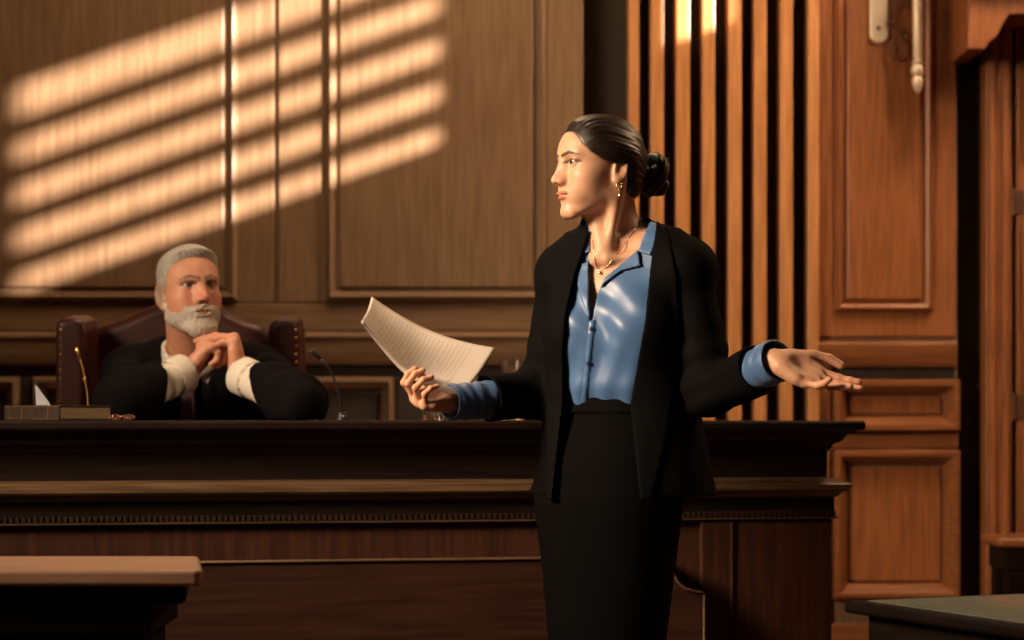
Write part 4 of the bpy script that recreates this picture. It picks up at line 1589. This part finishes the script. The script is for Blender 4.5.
def j_body(P):
    def hd(P):
        d = head_sdf(toj(P), 1.0) * f32(JS)
        nk = cap(P, fromj(-.025, 0, -.03), JNB, .060, .066)
        return smin(d, nk, .03)
    d = bounded(P, JO + V3(0, .02, -.03), .24, hd)
    d = smin(d, smin(cap(P, JNB + V3(-.06, .03, -.04), JRS, .05, .06), cap(P, JNB + V3(.06, .03, -.04), JLS, .05, .06), .03), .04)
    d = smin(d, ell(P, (-.88, 5.84, 1.08), (.185, .12, .22)), .06)
    d = smin(d, ell(P, (-.88, 5.84, .86), (.18, .14, .18)), .06)
    for Sh, E, Wr, hf in ((JRS, JRE, JRW, j_hand_r), (JLS, JLE, JLW, j_hand_l)):
        a = smin(cap(P, Sh, E, .055, .042), cap(P, E, Wr, .042, .029), .02)
        a = smin(a, bounded(P, Wr + V3(0, 0, .06), .15, hf), .012)
        d = smin(d, a, .012)
    for sg in (-1, 1):
        hip = V3(-.88 + .09 * sg, 5.84, .80); kn = V3(-.88 + .13 * sg, 5.60 + .02, .78); an = V3(-.88 + .14 * sg, 5.86, .34)
        q = smin(cap(P, hip, kn + V3(0, .05, 0), .085, .06), cap(P, kn + V3(0, .05, 0), an, .055, .04), .02)
        q = smin(q, cap(P, an, an + V3(0, -.05, -.06), .04, .035), .02)
        d = smin(d, q, .03)
    return d


JSK = (.58, .27, .165)


def j_col(P):
    H = toj(P)
    c = np.tile(np.asarray(JSK, f32), (len(P), 1))
    m = sph(P, JO, .2) < 0
    c[m] = head_color(H[m], JSK, (.36, .12, .09), .35, (.10, .07, .05), .95, (.62, .16, .09))
    c[m] = mix(c[m], (.30, .22, .17), np.clip(.6 - polysdf(H[m][:, 0], H[m][:, 2], JHP) / .008, 0, 1) * .8)
    c[m] = mix(c[m], (.60, .17, .10), np.clip(1 - sph(H[m], (.11, 0, -.02), 0) / .03, 0, 1) * .5)
    return c


jadd('body', sdf_mesh('body', j_body, (-1.14, 5.32, .26), (-.48, 6.02, 1.66), .0032, j_col), M['skin_j'])
M['iris_j'] = mat_base('grey_blue_iris', (.10, .12, .13), .15)[0]
for sd in (1, -1): eye(JUD, JO, JM, JS, M['iris_j'], sd, (1, -.05, .03))

def j_hair(P):
    H = toj(P); A = H.copy(); A[:, 1] = np.abs(A[:, 1])
    d = ell(A, (-.006, 0, .040), (.094, .073, .077))
    d = smin(d, ell(A, (.030, 0, .040), (.056, .060, .056)), .03)
    d = smin(d, ell(A, (-.03, 0, -.02), (.060, .058, .05)), .03)
    pd = polysdf(H[:, 0], H[:, 2], JHP)
    tp = np.clip(-pd / .018, 0, 1)
    th = -.001 + (.0032 + (.012 + .006 * np.clip(H[:, 0] / .08, 0, 1)) * np.clip((H[:, 2] - .05) / .05, 0, 1)) * tp ** .7
    gro = np.sin(H[:, 1] * 520 + 5 * np.sin(H[:, 0] * 60) + H[:, 2] * 130) * .0008 + wob(H, 90, 3) * .0009
    d = d - th + gro
    return smax(d, pd, .003) * f32(JS)


jadd('hair', sdf_mesh('hair', j_hair, JO - .19, JO + .19, .0022), M['hair_j'])


def j_beard(P):
    H = toj(P); A = H.copy(); A[:, 1] = np.abs(A[:, 1])
    d = head_sdf(H, 1.0)
    ns = wob(A, 330, 5) * .0009 + wob(A, 150, 2) * .0008
    reg = polysdf(H[:, 0], H[:, 2], [(.004, .000), (.012, -.022), (.030, -.044), (.066, -.050), (.078, -.038), (.094, -.036), (.13, -.040), (.13, -.16), (.02, -.16), (.004, -.085), (-.006, -.05), (-.004, -.01)])
    th = .0010 + .0030 * np.clip((-.03 - H[:, 2]) / .04, 0, 1) + .005 * np.clip((H[:, 0] - .05) / .03, 0, 1) * np.clip((-.065 - H[:, 2]) / .03, 0, 1)
    q = smax(d - th - ns, reg, .008)
    q = smax(q, -ell(A, (.096, 0, -.0585), (.022, .016, .0052)), .004)
    chin = ell(H, (.072, 0, -.100), (.020, .026, .020)) - ns
    q = smin(q, chin, .012)
    mst = smin(cap(A, (.098, .002, -.0415), (.086, .025, -.050), .0042, .0040), cap(A, (.086, .025, -.050), (.073, .031, -.075), .0040, .0040), .006) + ns * .6
    q = smin(q, mst, .004)
    return (q * f32(JS)).astype(f32)


jadd('beard', sdf_mesh('beard', j_beard, fromj(.06, 0, -.06) - .13, fromj(.06, 0, -.06) + .13, .0022), M['beard'])


# shirt: collar and sleeves
def j_shirt(P):
    d = None
    for Sh, E, Wr in ((JRS, JRE, JRW), (JLS, JLE, JLW)):
        ax = (Wr - E) / np.linalg.norm(Wr - E)
        t = (P - Wr.astype(f32)) @ ax.astype(f32)
        a = smin(cap(P, E, Wr + ax * .03, .046, .046), cap(P, E, E + (Sh - E) * .5, .044, .050), .01)
        a = a + np.sin(t * 170 + wob(P, 50, 2)) * .0012 * (t < -.055) + wob(P, 70, 4) * .0008
        a = np.where(t > -.058, a - .0035, a)
        sh = smax(np.abs(a) - .0024, t + .006, .002)
        d = sh if d is None else np.minimum(d, sh)
    body = smin(ell(P, (-.88, 5.84, 1.08), (.190, .127, .225)), cap(P, JNB + V3(-.10, .03, -.05), JNB + V3(.10, .03, -.05), .062, .062), .05)
    body = smax(body, -cap(P, JNB - V3(0, 0, .06), fromj(-.02, 0, -.03), .062, .064), .004)
    d = np.minimum(d, body)
    c0, c1 = JNB + V3(0, -.008, -.03), JNB + V3(0, -.018, .035)
    r = np.abs(cap(P, c0, c1, .076, .070)) - .0028
    r = smax(r, P[:, 2] - (1.332 + (P[:, 1] - 5.79) * .68), .003)
    r = smax(r, 1.20 - P[:, 2], .003)
    for sg in (-1, 1):
        lf = np.abs(cap(P, c0, c1, .083, .074)) - .0026
        ax_ = (P[:, 0] - JNB[0]) * sg
        lf = smax(smax(lf, P[:, 2] - (1.332 + (P[:, 1] - 5.79) * .68), .002), (1.205 + ax_ * .7) - P[:, 2], .003)
        lf = smax(lf, .004 - ax_, .002)
        r = smin(r, lf, .002)
    return np.minimum(d, r).astype(f32)


jadd('shirt', sdf_mesh('shirt', j_shirt, (-1.10, 5.33, .98), (-.50, 5.97, 1.42), .003), M['shirt'])


def j_tie(P):
    top = JNB + V3(.006, -.092, -.035); 
    knot = cap(P, top, top + V3(0, -.002, -.022), .017, .012)
    bl_ = cap(P, top + V3(0, -.004, -.03), top + V3(0, -.045, -.22), .014, .030)
    bl_ = smax(bl_, np.abs(P[:, 1] - (5.70 + (P[:, 2] - 1.25) * .20)) - .008, .003)
    return smin(knot, bl_, .004) + np.sin((P[:, 0] + P[:, 2]) * 500) * .0003


jadd('tie', sdf_mesh('tie', j_tie, (-.95, 5.58, .98), (-.80, 5.78, 1.31), .003), M['tie'])


def robe_solid(P, cut=True):
    d = ell(P, (-.88, 5.85, 1.02), (.235, .160, .34))
    d = smin(d, cap(P, JNB + V3(-.07, .03, -.035), JRS, .070, .084), .06)
    d = smin(d, cap(P, JNB + V3(.07, .03, -.035), JLS, .070, .084), .06)
    z = P[:, 2]
    ang = np.arctan2(P[:, 0] + .88, -(P[:, 1] - 5.85))
    d = d + np.sin(ang * 17 + z * 9) * .006 * np.clip((1.30 - z) / .12, 0, 1) * (P[:, 1] < 5.9)
    for Sh, E, Wr, cf in ((JRS, JRE, JRW, .110), (JLS, JLE, JLW, .115)):
        ax = (Wr - E) / np.linalg.norm(Wr - E)
        t = (P - Wr.astype(f32)) @ ax.astype(f32)
        up = cap(P, Sh + V3(0, -.01, 0), E + V3(0, .05, .0), .080, .068)
        fo = cap(P, E + V3(0, .01, -.004), Wr - ax * .03 + V3(0, 0, -.004), .070, .064)
        dn = np.cross(ax, (0, -1, 0)); dn = dn * (1 if dn[2] < 0 else -1)
        hh = (P - Wr.astype(f32)) @ dn.astype(f32)
        if cut: fo = smax(fo, t + cf + hh * .9, .003)
        w_ = np.sin(((P - Sh.astype(f32)) @ ((E - Sh) / np.linalg.norm(E - Sh)).astype(f32)) * 70 + wob(P, 16, 3) * 2.2) * .0032 + wob(P, 24, 7) * .0025
        d = smin(d, smin(up, fo, .05) + w_, .03)
    d = smax(d, TOPZ + .001 - z + np.where(P[:, 1] > 5.56, -.6, 0), .01) if False else np.where((P[:, 1] < 5.535), np.maximum(d, TOPZ + .0015 - z), d)
    return d.astype(f32)


def j_robe(P):
    A = robe_solid(P)
    d = smax(A, -(robe_solid(P, False) + .009), .002)
    cut = cutpoly(P, [(160, 300), (168, 326), (178, 343), (190, 358), (201, 378), (207, 384), (213, 372), (226, 346), (238, 330), (240, 300)], 368)
    d = smax(d, -np.maximum(cut, P[:, 1] - 5.79), .003)
    d = smax(d, -cap(P, JNB - V3(0, 0, .05), fromj(-.02, 0, -.03), .080, .082), .003)
    return d


jadd('robe', sdf_mesh('robe', j_robe, (-1.20, 5.26, .66), (-.42, 6.06, 1.42), .0045), M['robe'])
for sg in (-1, 1):
    an = V3(-.88 + .14 * sg, 5.86, .34)
    def f(P): return np.maximum(smin(cap(P, an + V3(0, .0, -.05), an + V3(0, -.14, -.065), .045, .035), cap(P, an, an + V3(0, 0, -.05), .05, .048), .02), DZ + .001 - P[:, 2])
    jadd('shoe', sdf_mesh('shoe', f, an - .22, an + .12, .006), M['black'])
